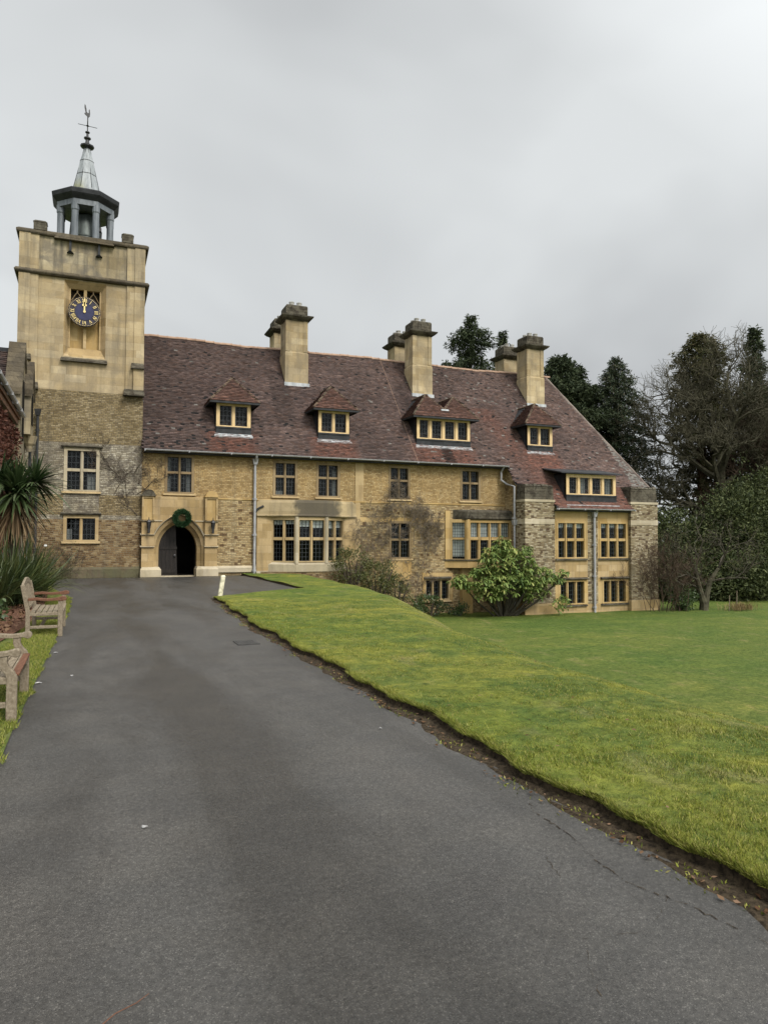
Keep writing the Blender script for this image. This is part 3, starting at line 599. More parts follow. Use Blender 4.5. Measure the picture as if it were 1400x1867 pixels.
# door: left leaf shut, right leaf folded back into a dark hall
mb = MB(); q = [(x, z) for x, z in inner if x <= 0]; q.append((0, .0)); mb.prism([(XC + x * 1.02, z + .0) for x, z in q], .30, .37)
for i in range(1, 5): x = XC - .8 + i * .16; mb.box(x - .008, x + .008, .285, .30, .02, 1.2 + .2 * i)
dl = mb.build('door', M['wood_dark'], house)
mb = MB(); mb.box(XC - .78, XC - .02, .27, .30, 1.16, 1.27); mb.box(XC - .78, XC - .02, .27, .30, .14, .3); mb.split('rail', M['wood_dark'], dl)
mb = MB(); mb.lathe(0, 0, [(.05, .0), (.06, .02), (.02, .04)], 10); mb.V = [(XC - .12 + a, .27 - c, .88 + b) for a, b, c in mb.V]; mb.build('handle', M['iron'], dl)
mb = MB(); mb.box(XC + .78, XC + .84, .5, 1.25, 0.02, 2.1); mb.build('door', M['wood_dark'], house)
mb = MB(); mb.add([(2.2, .52, .012), (4.7, .52, .012), (4.7, 5.5, .012), (2.2, 5.5, .012)], [(0, 1, 2, 3)]); mb.add([(2.2, 2.55, 0), (4.7, 2.55, 0), (4.7, 2.55, 3), (2.2, 2.55, 3)], [(0, 1, 2, 3)]); mb.add([(2.2, .5, 0), (2.2, 2.55, 0), (2.2, 2.55, 3), (2.2, .5, 3)], [(0, 1, 2, 3)]); mb.add([(4.7, .5, 0), (4.7, 2.55, 0), (4.7, 2.55, 3), (4.7, .5, 3)], [(3, 2, 1, 0)]); mb.build('entrance_hall', M['dark'], house)
mb = MB(); mb.box(2.63, 4.23, -.2, .52, -.02, .02); mb.build('threshold', M['pale'], house)
for xl in (2.17, 4.81):
    mb = MB(); mb.lathe(xl, -.58, [(.055, 2.04), (.09, 2.30), (.10, 2.31)], 6, cap=False); mb.lathe(xl, -.58, [(.115, 2.31), (.06, 2.39), (.02, 2.42), (.012, 2.52)], 6); mb.lathe(xl, -.58, [(.05, 1.84), (.055, 2.04)], 6); mb.tube([(xl, -.36, 1.90), (xl, -.5, 1.88), (xl, -.58, 1.93)], .018)
    for i in range(6): a = i * math.pi / 3; mb.tube([(xl + .055 * math.cos(a), -.58 + .055 * math.sin(a), 2.04), (xl + .09 * math.cos(a), -.58 + .09 * math.sin(a), 2.30)], .009, 4)
    mb.build('wall_lantern', M['iron'], house)

# ---- canted bay
def face_xf(p0, p1):
    d = Vector((p1[0] - p0[0], p1[1] - p0[1], 0)); L = d.length; d.normalize(); nrm = Vector((-d.y, d.x, 0))
    return (lambda u, w, z: (p0[0] + d.x * u + nrm.x * w, p0[1] + d.y * u + nrm.y * w, z)), L
B1 = [(7.45, -.03), (8.52, -.62), (9.92, -.62), (10.99, -.03)]
bay = MB(); bay.add([(7.5, -.02, 2.60), (8.5, -.6, 2.60), (9.94, -.6, 2.60), (10.95, -.02, 2.60), (10.95, .1, 2.60), (7.5, .1, 2.60)], [tuple(range(6))])
b1 = bay.build('bay_window', M['ashlar'], house)
mb = MB(); mb.box(6.82, 7.50, -.09, .02, .16, 2.66); mb.box(10.95, 11.52, -.09, .02, .16, 2.66); mb.split('side_panel', M['ashlar'], b1)
for i, (p, q) in enumerate(zip(B1, B1[1:])):
    xf, L = face_xf(p, q); window(b1, 0, L, .56, 2.62, 0, 2, tr=1.63, mat='frame', fr=.12, mul=.13, frz=.14, xf=xf, sill=False, blind=[(.22, .3, .36)[i], (.2, .34, .33)[i]], lead=(3, 5))
mb = MB()
for p in B1[1:3]: mb.lathe(p[0], p[1] + .02, [(.10, .5), (.10, 2.66)], 8, R(22.5))
mb.split('corner_post', M['pale'], b1)
def off(P, d):
    return [(P[0][0] - .05 * (d > .1), P[0][1]), (P[1][0] - d * .55, P[1][1] - d), (P[2][0] + d * .55, P[2][1] - d), (P[3][0] + .05 * (d > .1), P[3][1])]
def bay_ring(P, z): return [(x, y, z) for x, y in P] + [(P[-1][0], .05, z), (P[0][0], .05, z)]
mb = MB(); PO = [(6.80, -.10), (7.35, -.16), (8.50, -.66), (9.94, -.66), (11.09, -.16), (11.54, -.10)]
PI_ = [(x, y + .05) for x, y in PO]
mb.loft([bay_ring(PI_, 2.60), bay_ring([(x, y - .07) for x, y in PO], 2.65), bay_ring([(x, y - .07) for x, y in PO], 2.70), bay_ring(PO, 2.73), bay_ring(PO, 3.26), bay_ring([(6.95, -.10), (7.42, -.14), (8.52, -.6), (9.92, -.6), (11.0, -.14), (11.35, -.10)], 3.39)])
mb.build('parapet', M['bayhead'], b1)
mb = MB(); BS = [(7.35, -.10), (8.50, -.68), (9.94, -.68), (11.1, -.10)]
mb.loft([bay_ring(BS, .14), bay_ring(BS, .46), bay_ring([(7.42, -.04), (8.52, -.60), (9.92, -.60), (11.02, -.04)], .56)])
mb.box(6.80, 7.36, -.13, .0, .02, .18); mb.box(11.0, 11.53, -.13, 0, .02, .18); mb.build('sill', M['pale'], b1)
mb = MB(); mb.loft([bay_ring([(6.8, -.06), (8.48, -.64), (9.96, -.64), (11.5, -.06)], -1.2), bay_ring([(6.8, -.06), (8.48, -.64), (9.96, -.64), (11.5, -.06)], .14)]); mb.build('base_wall', M['brown'], b1)
# ---- square bay with black lead parapet
B2 = [(16.52, -.02), (17.30, -.55), (19.86, -.55)]
mb = MB(); mb.loft([[(16.3, 0, z), (16.45, -.06, z), (17.28, -.60, z), (19.9, -.60, z), (19.9, 0, z)] for z in (.2, .6)]); b2 = mb.build('bay_window', M['yellow'], house)
mb = MB(); mb.box(16.30, 16.60, -.06, .02, .62, 3.05); mb.box(19.78, 19.86, -.53, .02, .6, 2.62); mb.split('side_panel', M['yellow'], b2)
xf, L = face_xf(B2[0], B2[1]); window(b2, 0, L, .58, 2.62, 0, 1, tr=1.66, mat='yellow', fr=.16, frz=.16, xf=xf, sill=False, lead=(5, 6), blind=[1.7])
xf, L = face_xf(B2[1], B2[2]); window(b2, 0, L, .58, 2.62, 0, 4, tr=1.66, mat='yellow', fr=.15, mul=.15, frz=.16, xf=xf, sill=False, lead=(4, 5), blind=[.85, .8, .85, .8])
mb = MB(); mb.lathe(17.31, -.53, [(.13, .58), (.13, 2.62)], 8, R(22.5)); mb.build('corner_post', M['yellow'], b2)
mb = MB(); mb.loft([[(16.75, 0, z), (17.22, -.62 - e, z), (19.92, -.62 - e, z), (19.92, 0, z)] for z, e in ((2.60, 0), (2.66, .06), (3.02, .06), (3.06, .0), (3.12, -.3))]); mb.build('parapet', M['lichen'], b2)
mb = MB(); mb.loft([[(16.2, 0, z), (16.4, -.1, z), (17.26, -.66, z), (19.9, -.66, z), (19.9, 0, z)] for z in (.56, .62)]); mb.build('sill', M['lichen'], b2)

# ---- wing front and its two piers
wing_zone = lambda x, z: 1
ms2 = [M['pier'], M['yellow'], M['ashlar'], M['lichen'], M['pale']]
WA = (21.64, 23.44, .66, 2.56); WB = (24.29, 26.12, .66, 2.56); WC = (21.76, 23.42, -1.68, -.42); WD = (24.45, 26.08, -1.68, -.42)
def wz(x, z):
    col = 21.56 < x < 23.56 or 24.2 < x < 26.2
    if z > 2.56 and col: return 1
    if -.42 < z < .66 and col: return 2
    if z < -1.68: return 2
    if col: return 1
    return 0
mb = MB(); wall_xz(mb, -1.86, [21.3, 21.56, 23.56, 24.2, 26.2, 26.4], [-2.5, -1.68, -.42, .66, 2.56, 3.3], [WA, WB, WC, WD], wz); mb.build('wing_wall', ms2, house)
for w in (WA, WB): window(house, *w, -1.86, 3, tr=1.62, mat='yellow', fr=.1, mul=.14, lead=(3, 4), sillm='lichen', blind=[.22, .2, .24])
for w in (WC, WD): window(house, *w, -1.86, 3, mat='yellow', fr=.1, mul=.12, lead=(3, 5), hood=True, sillm='lichen')
for x0, x1, y0, ztop in ((19.70, 21.42, -2.0, 4.40), (26.20, 28.0, -2.05, 4.44)):
    mb = MB(); y1 = -1.18
    for a, b, m, e in ((-2.5, -1.55, 2, .06), (-1.55, 2.40, 0, 0), (2.40, 2.65, 4, .012), (2.65, 3.50, 0, 0), (3.50, 3.62, 4, .03)):
        mb.box(x0 - e, x1 + e, y0 - e, y1, a, b, m)
    mb.hexa([(x0 + .0, y0 + .02, 3.62), (x1 - .02, y0 + .02, 3.62), (x1 - .02, y1, 3.62), (x0, y1, 3.62)], [(x0 + .05, y0 + .06, ztop - .12), (x1 - .04, y0 + .06, ztop - .12), (x1 - .04, y1, ztop - .12), (x0 + .05, y1, ztop - .12)], 3)
    # a ragged row of cope stones
    n = 7; w = (x1 - x0 - .08) / n
    for i in range(n):
        h = ztop + random.uniform(-.05, .05); a = x0 + .04 + i * w; mb.hexa([(a + .01, y0 + .03, ztop - .12), (a + w - .01, y0 + .03, ztop - .12), (a + w - .01, y1 + .02, ztop - .12), (a + .01, y1 + .02, ztop - .12)], [(a + .03, y0 + .1, h), (a + w - .03, y0 + .1, h), (a + w - .03, y1 - .02, h), (a + .03, y1 - .02, h)], 3)
    mb.build('pier', ms2, house)

# ---- roof: individually laid tiles
NV = math.sqrt(1 + K * K); SL = (0, 1 / NV, K / NV); O0 = (0, -.42, roof_z(-.42))
def yv(v): return -.42 + v / NV
hipx = lambda y: 25.45 + .48 * (4.6 - y)
def main_in(u, v):
    y = yv(v); a = (u > 1.9) & (y > -.44) & (y < 4.6) & (u < hipx(y)); b = (u > 19.66) & (y <= -.4) & (y > -1.2) & (u < hipx(y)); c = (u > 21.44) & (u < 26.22) & (y <= -1.2) & (y > -2.22)
    return a | b | c
DORM = [(5.04, 6.58), (9.80, 11.34), (14.92, 17.93), (21.43, 23.0)]
def npn(u, v, s):      # cheap smooth noise
    return np.sin(u * s + 2.1 * np.sin(v * s * .8 + 1)) * np.cos(v * s * 1.1 + 1.7 * np.sin(u * s * .7)) 
def tile_cols(dark=0., red=True):
    base = np.array([[.098, .066, .058], [.118, .080, .070], [.135, .094, .083], [.086, .059, .053], [.142, .095, .08], [.108, .066, .053]], np.float32)
    def f(u, v, n):
        c = base[rng.integers(0, len(base), n)] * (1 + .12 * rng.normal(0, 1, n))[:, None]
        c *= (1 + .16 * npn(u, v, .7) + .08 * npn(u + 5, v, 2.2))[:, None]
        y = yv(v); row = np.floor(v / GA + .5).astype(int) % 997; c *= (1 + .13 * rowr[row] * (.6 + .4 * npn(u, v, .9)))[:, None]
        if red:
            rd = np.zeros(n)
            for a, b in DORM:
                rd = np.maximum(rd, .85 * np.clip(1 - np.abs(u - (a + b) / 2 + .1) / ((b - a) / 2 + .55), 0, .35) / .35 * (y < .4) * (y > -.5))
            rd = np.maximum(rd, .55 * (u > 19.0) * np.exp(-((u - 20.6 + .5 * (y - .5)) / .8) ** 2) * (y < 2.4)); rd = np.maximum(rd, .75 * (y < -1.2)); rd *= .55 + .6 * rng.random(n)
            rc = np.array([.165, .072, .05]) * (1 + .25 * rng.normal(0, 1, n))[:, None]; c = c * (1 - rd[:, None]) + rc * rd[:, None]
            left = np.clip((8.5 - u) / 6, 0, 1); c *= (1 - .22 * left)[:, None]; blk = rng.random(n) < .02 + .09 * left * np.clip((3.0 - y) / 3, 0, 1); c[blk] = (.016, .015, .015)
            wh = rng.random(n) < .002 + .016 * np.clip(npn(u, v, 1.1) - .2, 0, 1) + .006 * (u > 12) + .05 * np.clip((u - 8.5) / 3, 0, .5) * (np.abs(u - 9.4) < .8) * (np.abs(y - 2.6) < .35) + .75 * ((u > hipx(y) - .95 * np.clip((1.3 - y) / 2.2, 0, 1)) & (y < 1.3)) + .03 * ((u > 17.5) & (y > 2.6) & (u < 22))
            c[wh] = np.array([.22, .205, .185]) * (.6 + .6 * rng.random((wh.sum(), 1)))
            for x0 in (8.82, 15.82, 23.08):           # darker tiles along the left of each stack
                dk = (u > x0 - .9) & (u < x0 + .1) & (y > .9) & (y < 3.5); c[dk] *= .72
            bs = (u > 16.2) & (u < 16.75) & (y < .3) & (y > -.4); c[bs] *= .3
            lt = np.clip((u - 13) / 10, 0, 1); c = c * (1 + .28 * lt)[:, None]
        return np.clip(c * .80 * (1 - dark), .006, .6).astype(np.float32)
    return f
M['hip'] = plain('lichened_hip_tiles', (.09, .065, .055), (.20, .165, .14), 1.2, .85, .2)
GA, TW = .098, .168; rowr = np.random.default_rng(77).normal(0, 1, 1000)
sag = lambda x: .035 * np.sin(x * .55 + .6) + .018 * np.sin(x * 1.37 + 2) + .008 * np.sin(x * 3.3)
v0 = -1.8 * NV
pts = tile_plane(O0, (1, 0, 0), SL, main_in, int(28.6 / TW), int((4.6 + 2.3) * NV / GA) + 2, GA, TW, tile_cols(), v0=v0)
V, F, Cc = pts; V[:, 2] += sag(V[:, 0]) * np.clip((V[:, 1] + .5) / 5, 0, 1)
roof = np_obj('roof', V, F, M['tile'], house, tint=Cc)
# boards under the tiles, back slope and hipped end
mb = MB(); e = .02
rp_ = lambda x, y: (x, y, roof_z(y) - e)
mb.add([rp_(1.9, -.42), rp_(19.66, -.42), rp_(19.66, -1.2), rp_(21.44, -1.2), rp_(21.44, -2.2), rp_(26.22, -2.2), rp_(26.22, -1.2), rp_(28.2, -1.2), rp_(25.45, 4.6), rp_(1.9, 4.6)], [tuple(range(10))])
hb = (28.66, -2.1, roof_z(-2.1)); mb.add([(25.45, 4.6, roof_z(4.6) - e), (28.2, -1.16, roof_z(-1.16) - e), (28.6, 4.6, 3.4), (28.2, 10.0, 5.0)], [(0, 1, 2), (0, 2, 3)])
mb.add([(1.9, 4.6, roof_z(4.6) - e), (25.45, 4.6, roof_z(4.6) - e), (28.2, 10.0, 4.9), (1.9, 10.0, 4.9)], [(0, 1, 2, 3)])
mb.build('roof_boards', M['tile'], roof)
mb = MB(); x = 1.95
while x < 25.4:
    n = 7; r0, r1 = .13, .145; zr = roof_z(4.6) - .05 + float(sag(x)) + .008 * math.sin(x * 19)
    mb.loft([[(xx, 4.6 - r * math.cos(math.pi * i / n), zr + r * .95 * math.sin(math.pi * i / n)) for i in range(n + 1)] for xx, r in ((x, r0), (x + .40, r0), (x + .401, r1), (x + .45, r1))], cap=False, closed=False); x += .45
mb.build('ridge', M['ridge'], roof)
mb = MB(); P = [(hipx(y) + .02, y, roof_z(y) + .0) for y in np.linspace(4.6, -1.15, 24)]; mb.tube(P, [.085 + .012 * (i % 2) for i in range(len(P))], 7); mb.build('hip_tiles', M['hip'], roof)
mb = MB(); mb.tube([(14.6, 4.5, roof_z(4.5) + .08), (14.6, 2, roof_z(2) + .07), (14.62, -.42, roof_z(-.42) + .07)], .011, 5); mb.tube([(24.15, 4.55, roof_z(4.55) + .1), (24.25, 3.7, roof_z(3.7) + .08)], .016, 5); mb.split('lightning_conductor', M['ridge'], roof)
# eaves
mb = MB(); mb.box(1.95, 19.66, -.40, 0, 5.27, 5.31); mb.box(21.44, 26.22, -2.17, -1.8, 3.06, 3.1); mb.split('soffit', M['leaddark'], house)
def gut(x0, x1, y, z, xs):
    mb = MB(); n = 7; r = .075
    mb.loft([[(x, y - r * math.cos(math.pi * i / n), z - r * math.sin(math.pi * i / n)) for i in range(n + 1)] for x in (x0, x1)], cap=False, closed=False)
    mb.loft([[(x, y - (r - .012) * math.cos(math.pi * i / n), z - (r - .012) * math.sin(math.pi * i / n)) for i in range(n + 1)] for x in (x0, x1)], cap=False, closed=False)
    for x in np.arange(x0, x1, xs): mb.box(x, x + .05, y - r - .015, y + r, z - r - .015, z - .02)
    return mb.build('gutter', M['pipe'], house)
gut(1.95, 19.72, -.50, 5.40, 1.8); gut(21.42, 26.24, -2.28, 3.20, 1.6)
def downpipe(P, r=.055, hop=None):
    mb = MB(); mb.tube(P, r, 8)
    for a, b in zip(P, P[1:]):
        if abs(a[2] - b[2]) > 1.5:
            for k in range(1, int(abs(a[2] - b[2]) / 1.6) + 1): z = a[2] - k * 1.6; mb.lathe(a[0], a[1], [(r * 1.45, z - .05), (r * 1.45, z + .05)], 8); mb.box(a[0] - .1, a[0] + .1, a[1] + .02, a[1] + .1, z - .03, z + .03)
    if hop: mb.hexa([(hop[0] - .08, hop[1] - .08, hop[2] - .25), (hop[0] + .08, hop[1] - .08, hop[2] - .25), (hop[0] + .08, hop[1] + .08, hop[2] - .25), (hop[0] - .08, hop[1] + .08, hop[2] - .25)], [(hop[0] - .13, hop[1] - .13, hop[2]), (hop[0] + .13, hop[1] - .13, hop[2]), (hop[0] + .13, hop[1] + .1, hop[2]), (hop[0] - .13, hop[1] + .1, hop[2])])
    return mb.build('downpipe', M['pipe'], house, smooth=False)
d1 = downpipe([(6.70, -.5, 5.38), (6.70, -.42, 5.25), (6.70, -.16, 5.0), (6.70, -.16, -.05)], .06, (6.70, -.18, 5.2)); mb = MB(); mb.tube([(6.72, -.16, 2.78), (6.85, -.17, 2.98), (7.10, -.17, 3.10)], .045, 8); mb.build('branch_pipe', M['leaddark'], d1)
downpipe([(19.45, -.5, 5.38), (19.45, -.2, 5.1), (19.45, -.2, 4.68), (19.70, -.4, 4.45), (19.60, -1.2, 4.30), (19.60, -1.2, -1.9)], .055, (19.6, -1.2, 2.6))
downpipe([(23.90, -2.26, 3.16), (23.90, -1.98, 2.95), (23.90, -1.98, -2.2)], .06, (23.9, -2.0, 3.05))

# ---- dormers
def dormer(x0, x1, n, yf=.39, zs=6.66, zh=7.77, tips=None):
    rt = 'dormer'; mb = MB()
    zb = roof_z(yf)
    # lead cheeks and apron
    for xx in (x0, x1):
        mb.add([(xx, yf, zb - .1), (xx, yf, zh), (xx, (zh - 5.45) / K - .35 + .1, zh), (xx, yf + .1, zb - .1)], [(0, 1, 2, 3)])
    mb.box(x0 - .02, x1 + .02, yf - .06, yf + .05, zb - .05, zs); pass
    d = mb.build('dormer', M['leaddark'], house)
    lead = MB(); lead.hexa([(x0 - .1, yf - .17, roof_z(yf - .17) + .02), (x1 + .1, yf - .17, roof_z(yf - .17) + .02), (x1 + .06, yf - .05, roof_z(yf - .05) + .02), (x0 - .06, yf - .05, roof_z(yf - .05) + .02)], [(x0 - .1, yf - .17, roof_z(yf - .17) + .065), (x1 + .1, yf - .17, roof_z(yf - .17) + .065), (x1 + .06, yf - .05, roof_z(yf - .05) + .055), (x0 - .06, yf - .05, roof_z(yf - .05) + .055)]); lead.build('flashing', M['lead'], d)
    window(d, x0, x1, zs, zh, yf - .02, n, mat='cream', fr=.15, mul=.2 if n == 2 else .26, depth=.14, sill=False, lead=(3, 4), glass_y=.08)
    mb = MB(); mb.box(x0 - .03, x1 + .03, yf - .09, yf + .05, zs - .07, zs); mb.build('sill', M['leaddark'], d)
    mb = MB(); mb.add([(x0 + .03, yf + .55, zs - .2), (x1 - .03, yf + .55, zs - .2), (x1 - .03, yf + .55, zh), (x0 + .03, yf + .55, zh)], [(0, 1, 2, 3)]); mb.build('lining', M['dark'], d)
    # hipped roof(s)
    ex0, ex1, ey, ez = x0 - .34, x1 + .36, yf - .36, zh + .0
    tips = tips or [(x0 + x1) / 2]; za = 9.0; parts = []
    yback = (za - 5.45) / K - .35; ya = .86 if len(tips) == 1 else .86
    def slope(a, b, c, dd, dk=0., lo=.095):
        a, b, c, dd = (np.array(p, float) for p in (a, b, c, dd)); Ud = b - a; L = np.linalg.norm(Ud); Ud /= L; S = dd - a; S = S - Ud * S.dot(Ud); H = np.linalg.norm(S); S /= H
        t0 = (dd - a).dot(Ud); t1 = (c - a).dot(Ud)
        ins = lambda u, v: (v < H) & (u > t0 * v / H - .03) & (u < L + (t1 - L) * v / H + .03)
        V, F, C = tile_plane(a, Ud, S, ins, int(L / TW) + 2, int(H / lo) + 1, lo, TW, tile_cols(dk, False)); C = C * np.array([1.0, .82, .72], np.float32); return V, F, C
    bo = MB(); T = []
    ext = 1.9
    for i, xt in enumerate(tips):
        l = ex0 if i == 0 else (tips[i - 1] + tips[i]) / 2; r = ex1 if i == len(tips) - 1 else (tips[i] + tips[i + 1]) / 2
        if len(tips) == 1:
            fl, frr = (ex0, ey, ez), (ex1, ey, ez)
        else: fl, frr = (l, ey, ez), (r, ey, ez)
        zl = ez if i == 0 else ez + .42; zr_ = ez if i == len(tips) - 1 else ez + .42
        ap = (xt, ya, za); bk = (xt, yback + .15, za)
        # front plane
        yl = ey if i == 0 else ey + (ya - ey) * .42 / (za - ez); yr = ey if i == len(tips) - 1 else ey + (ya - ey) * .42 / (za - ez)
        L_ = (l, yl, zl); R_ = (r, yr, zr_)
        poly = [fl, frr] + ([R_] if R_ != frr else []) + [ap] + ([L_] if L_ != fl else [])
        bo.add(poly, [tuple(range(len(poly)))])
        a = np.array(fl); bb = np.array(frr)
        # tiles on the front
        Sv = np.array([0, ya - ey, za - ez]); H = np.linalg.norm(Sv); Sv = Sv / H; W_ = bb[0] - a[0]; tp = xt - a[0]
        hl = .42 / (za - ez) * H if L_ != fl else 0; hr = .42 / (za - ez) * H if R_ != frr else 0
        ins = lambda u, v, tp=tp, W_=W_, hl=hl, hr=hr, H=H: (v < H) & (u > -.02 + np.where(v > hl, tp * (v - hl) / (H - hl), 0)) & (u < W_ + .02 - np.where(v > hr, (W_ - tp) * (v - hr) / (H - hr), 0))
        V, F, C = tile_plane(a, (1, 0, 0), Sv, ins, int(W_ / TW) + 2, int(H / .095) + 1, .095, TW, tile_cols(.05, False)); parts.append((V, F, C * np.array([1.1, .85, .74], np.float32)))
        # side planes run back into the main roof
        yl2 = (zl - 5.45) / K - .35 + .12; yr2 = (zr_ - 5.45) / K - .35 + .12
        bo.add([L_, ap, bk, (l, yl2, zl)], [(0, 1, 2, 3)]); bo.add([R_, (r, yr2, zr_), bk, ap], [(0, 1, 2, 3)])
        parts.append(slope((l, yl2, zl), L_, ap, bk)); parts.append(slope(R_, (r, yr2, zr_), bk, ap))
        T.append([L_ if L_ != fl else fl, ap]); T.append([R_ if R_ != frr else frr, ap]); T.append([ap, bk])
    V, F, C = merge(parts); ro = np_obj('roof', V, F, M['tile'], d, tint=C)
    for p in bo.V[:]: pass
    bo.V = [(x, y, z - .02) for x, y, z in bo.V]; bo.build('roof_boards', M['leaddark'], d)
    hp = MB()
    for a, b in T: hp.tube([tuple(np.array(a) + (np.array(b) - np.array(a)) * t) for t in np.linspace(0, 1, 9)], [.05 + .015 * (i % 2) for i in range(9)], 6)
    hp.build('hip_tiles', M['tilehip'], d)
    ev = MB(); ev.box(ex0, ex1, ey - .01, ey + .03, ez - .09, ez + .0); ev.box(ex0, ex0 + .04, ey, 1.6, ez - .09, ez + .0); ev.box(ex1 - .04, ex1, ey, 1.6, ez - .09, ez + .0); ev.box(ex0 + .04, ex1 - .04, ey + .03, 1.5, ez - .05, ez - .03); ev.build('eaves_board', M['leaddark'], d)
    if len(tips) > 1: k = MB(); xm = (tips[0] + tips[1]) / 2; yk = ey + (ya - ey) * .42 / (za - ez); k.hexa([(xm - .22, yk - .12, ez + .36), (xm + .22, yk - .12, ez + .36), (xm + .22, yk + .2, ez + .42), (xm - .22, yk + .2, ez + .42)], [(xm - .2, yk - .1, ez + .44), (xm + .2, yk - .1, ez + .44), (xm + .2, yk + .2, ez + .50), (xm - .2, yk + .2, ez + .50)]); k.build('valley_lead', M['lead'], d)
    return d
M['tilehip'] = plain('mossy_hip_tiles', (.05, .042, .028), (.13, .09, .06), 5, .85, .2)
dormer(5.04, 6.58, 2); dormer(9.80, 11.33, 2); dormer(14.92, 17.93, 4, tips=[15.62, 17.22]); dormer(21.43, 23.0, 2)
# wide flat-topped dormer on the wing
x0, x1, yf, zs, zh = 22.24, 25.36, -1.86, 3.92, 4.98
mb = MB(); zb = roof_z(yf)
for xx in (x0, x1): mb.add([(xx, yf, zb - .1), (xx, yf, zh), (xx, (zh - 5.45) / K - .35 + .1, zh), (xx, yf + .1, zb - .1)], [(0, 1, 2, 3)])
mb.box(x0 - .02, x1 + .02, yf - .06, yf + .05, zb - .05, zs); d = mb.build('dormer', M['leaddark'], house)
mb = MB(); mb.box(x0 - .1, x1 + .1, yf - .22, yf - .18, roof_z(yf - .2) + .02, roof_z(yf - .2) + .06); mb.build('flashing', M['lead'], d)
window(d, x0, x1, zs, zh, yf - .02, 4, mat='cream', fr=.17, mul=.27, depth=.14, sill=False, lead=(3, 4), glass_y=.08, curtain=[(0, 0, 0), (0, .75, 1), (0, 0, 0), (.3, 1, 1)])
mb = MB(); mb.box(x0 - .03, x1 + .03, yf - .09, yf + .05, zs - .07, zs); mb.build('sill', M['leaddark'], d)
mb = MB(); mb.add([(x0 + .03, yf + .5, zs - .2), (x1 - .03, yf + .5, zs - .2), (x1 - .03, yf + .5, zh), (x0 + .03, yf + .5, zh)], [(0, 1, 2, 3)]); mb.build('lining', M['dark'], d)
mb = MB(); mb.hexa([(x0 - .5, yf - .3, zh), (x1 + .25, yf - .3, zh), (x1 + .25, -.4, zh + .33), (x0 - .5, -.4, zh + .33)], [(x0 - .5, yf - .3, zh + .06), (x1 + .25, yf - .3, zh + .06), (x1 + .25, -.4, zh + .4), (x0 - .5, -.4, zh + .4)]); mb.build('roof', M['leaddark'], d)

# ---- chimneys
def chimney(x0, yf, rear=False, pots=2):
    x1 = x0 + 1.14; y0, y1 = yf, yf + 1.06; mb = MB()
    if rear: zb = roof_z(2 * 4.6 - y1) - .3
    else: zb = roof_z(yf) - .3
    mb.box(x0 - .03, x1 + .03, y0 - .02, y1 + .02, zb, 11.0, 0); mb.hexa([(x0 - .03, y0 - .02, 11.0), (x1 + .03, y0 - .02, 11.0), (x1 + .03, y1 + .02, 11.0), (x0 - .03, y1 + .02, 11.0)], [(x0 + .03, y0 + .03, 11.07), (x1 - .03, y0 + .03, 11.07), (x1 - .03, y1 - .03, 11.07), (x0 + .03, y1 - .03, 11.07)], 0)
    mb.box(x0 + .03, x1 - .03, y0 + .03, y1 - .03, 11.07, 12.72, 0); q = .22
    for a, b in ((x0, x0 + q), (x1 - q, x1)):
        for c, e in ((y0, y0 + q), (y1 - q, y1)): mb.box(a, b, c, e, 11.08, 12.72, 0)
    ch = mb.build('chimney', [M['tower_ashlar']], house)
    mb = MB(); r_ = lambda e, z: [(x0 - e, y0 - e, z), (x1 + e, y0 - e, z), (x1 + e, y1 + e, z), (x0 - e, y1 + e, z)]
    mb.loft([r_(.01, 12.66), r_(.08, 12.72), r_(.12, 12.73), r_(.24, 12.84), r_(.25, 12.90), r_(.05, 12.97)]); mb.build('cornice', M['lichen'], ch)
    mb = MB(); mb.loft([r_(-.01, 12.95), r_(-.01, 13.40), r_(-.05, 13.47)]); mb.build('cap_block', M['lichen'], ch)
    mb = MB()
    for i in range(pots):
        for j in range(2): mb.lathe(x0 + .36 + i * .40, y0 + .3 + j * .45, [(.13, 13.40), (.125, 13.62), (.14, 13.62), (.14, 13.67), (.10, 13.67), (.10, 13.5)], 10, cap=False)
    mb.split('pot', M['ridgepot'], ch)
    if not rear:
        mb = MB(); mb.box(x0 - .08, x1 + .08, y0 - .12, y0 - .02, roof_z(y0 - .1) - .02, roof_z(y0 - .1) + .2); mb.build('flashing', M['lead'], ch)
    return ch
M['ridgepot'] = plain('stone_pot', (.2, .19, .165), (.38, .37, .34), 4, .85, .2)
for x in (8.82, 15.82, 23.07): chimney(x, 2.84); chimney(x, 5.35, True)

# ---------------------------------------------------------------- clock tower
tower = root('clock_tower', 'square stone clock tower with an open lead-roofed bell cupola on top', 'tower', (-.52, 0, 0))
tm = [M['brown'], M['tower_lime'], M['tower_rubble'], M['tower_ashlar'], M['pale'], M['plinth'], M['parapet']]
T1 = (-1.14, .22, 3.56, 5.36); T2 = (-1.12, .22, 1.50, 2.58); REC = (-1.25, .36, 9.12, 12.30)
def tz(x, z):
    if z < .42: return 5
    if z > 12.45: return 6
    if z > 7.7: return 3
    if z > 5.55: return 2
    if 2.58 < z < 3.56 and -1.14 < x < .22: return 1
    if z > 3.42: return 1
    if z > 2.6: return 2
    if z > 2.40: return 1
    return 0
mb = MB(); wall_xz(mb, -.04, [-2.92, 1.89], [-.3, .42, 2.40, 2.58, 3.42, 3.56, 5.55, 7.7, 12.45, 14.05], [T1, T2, REC], tz)
zl = [-.3, 2.32, 5.55, 7.7, 12.45, 14.05]
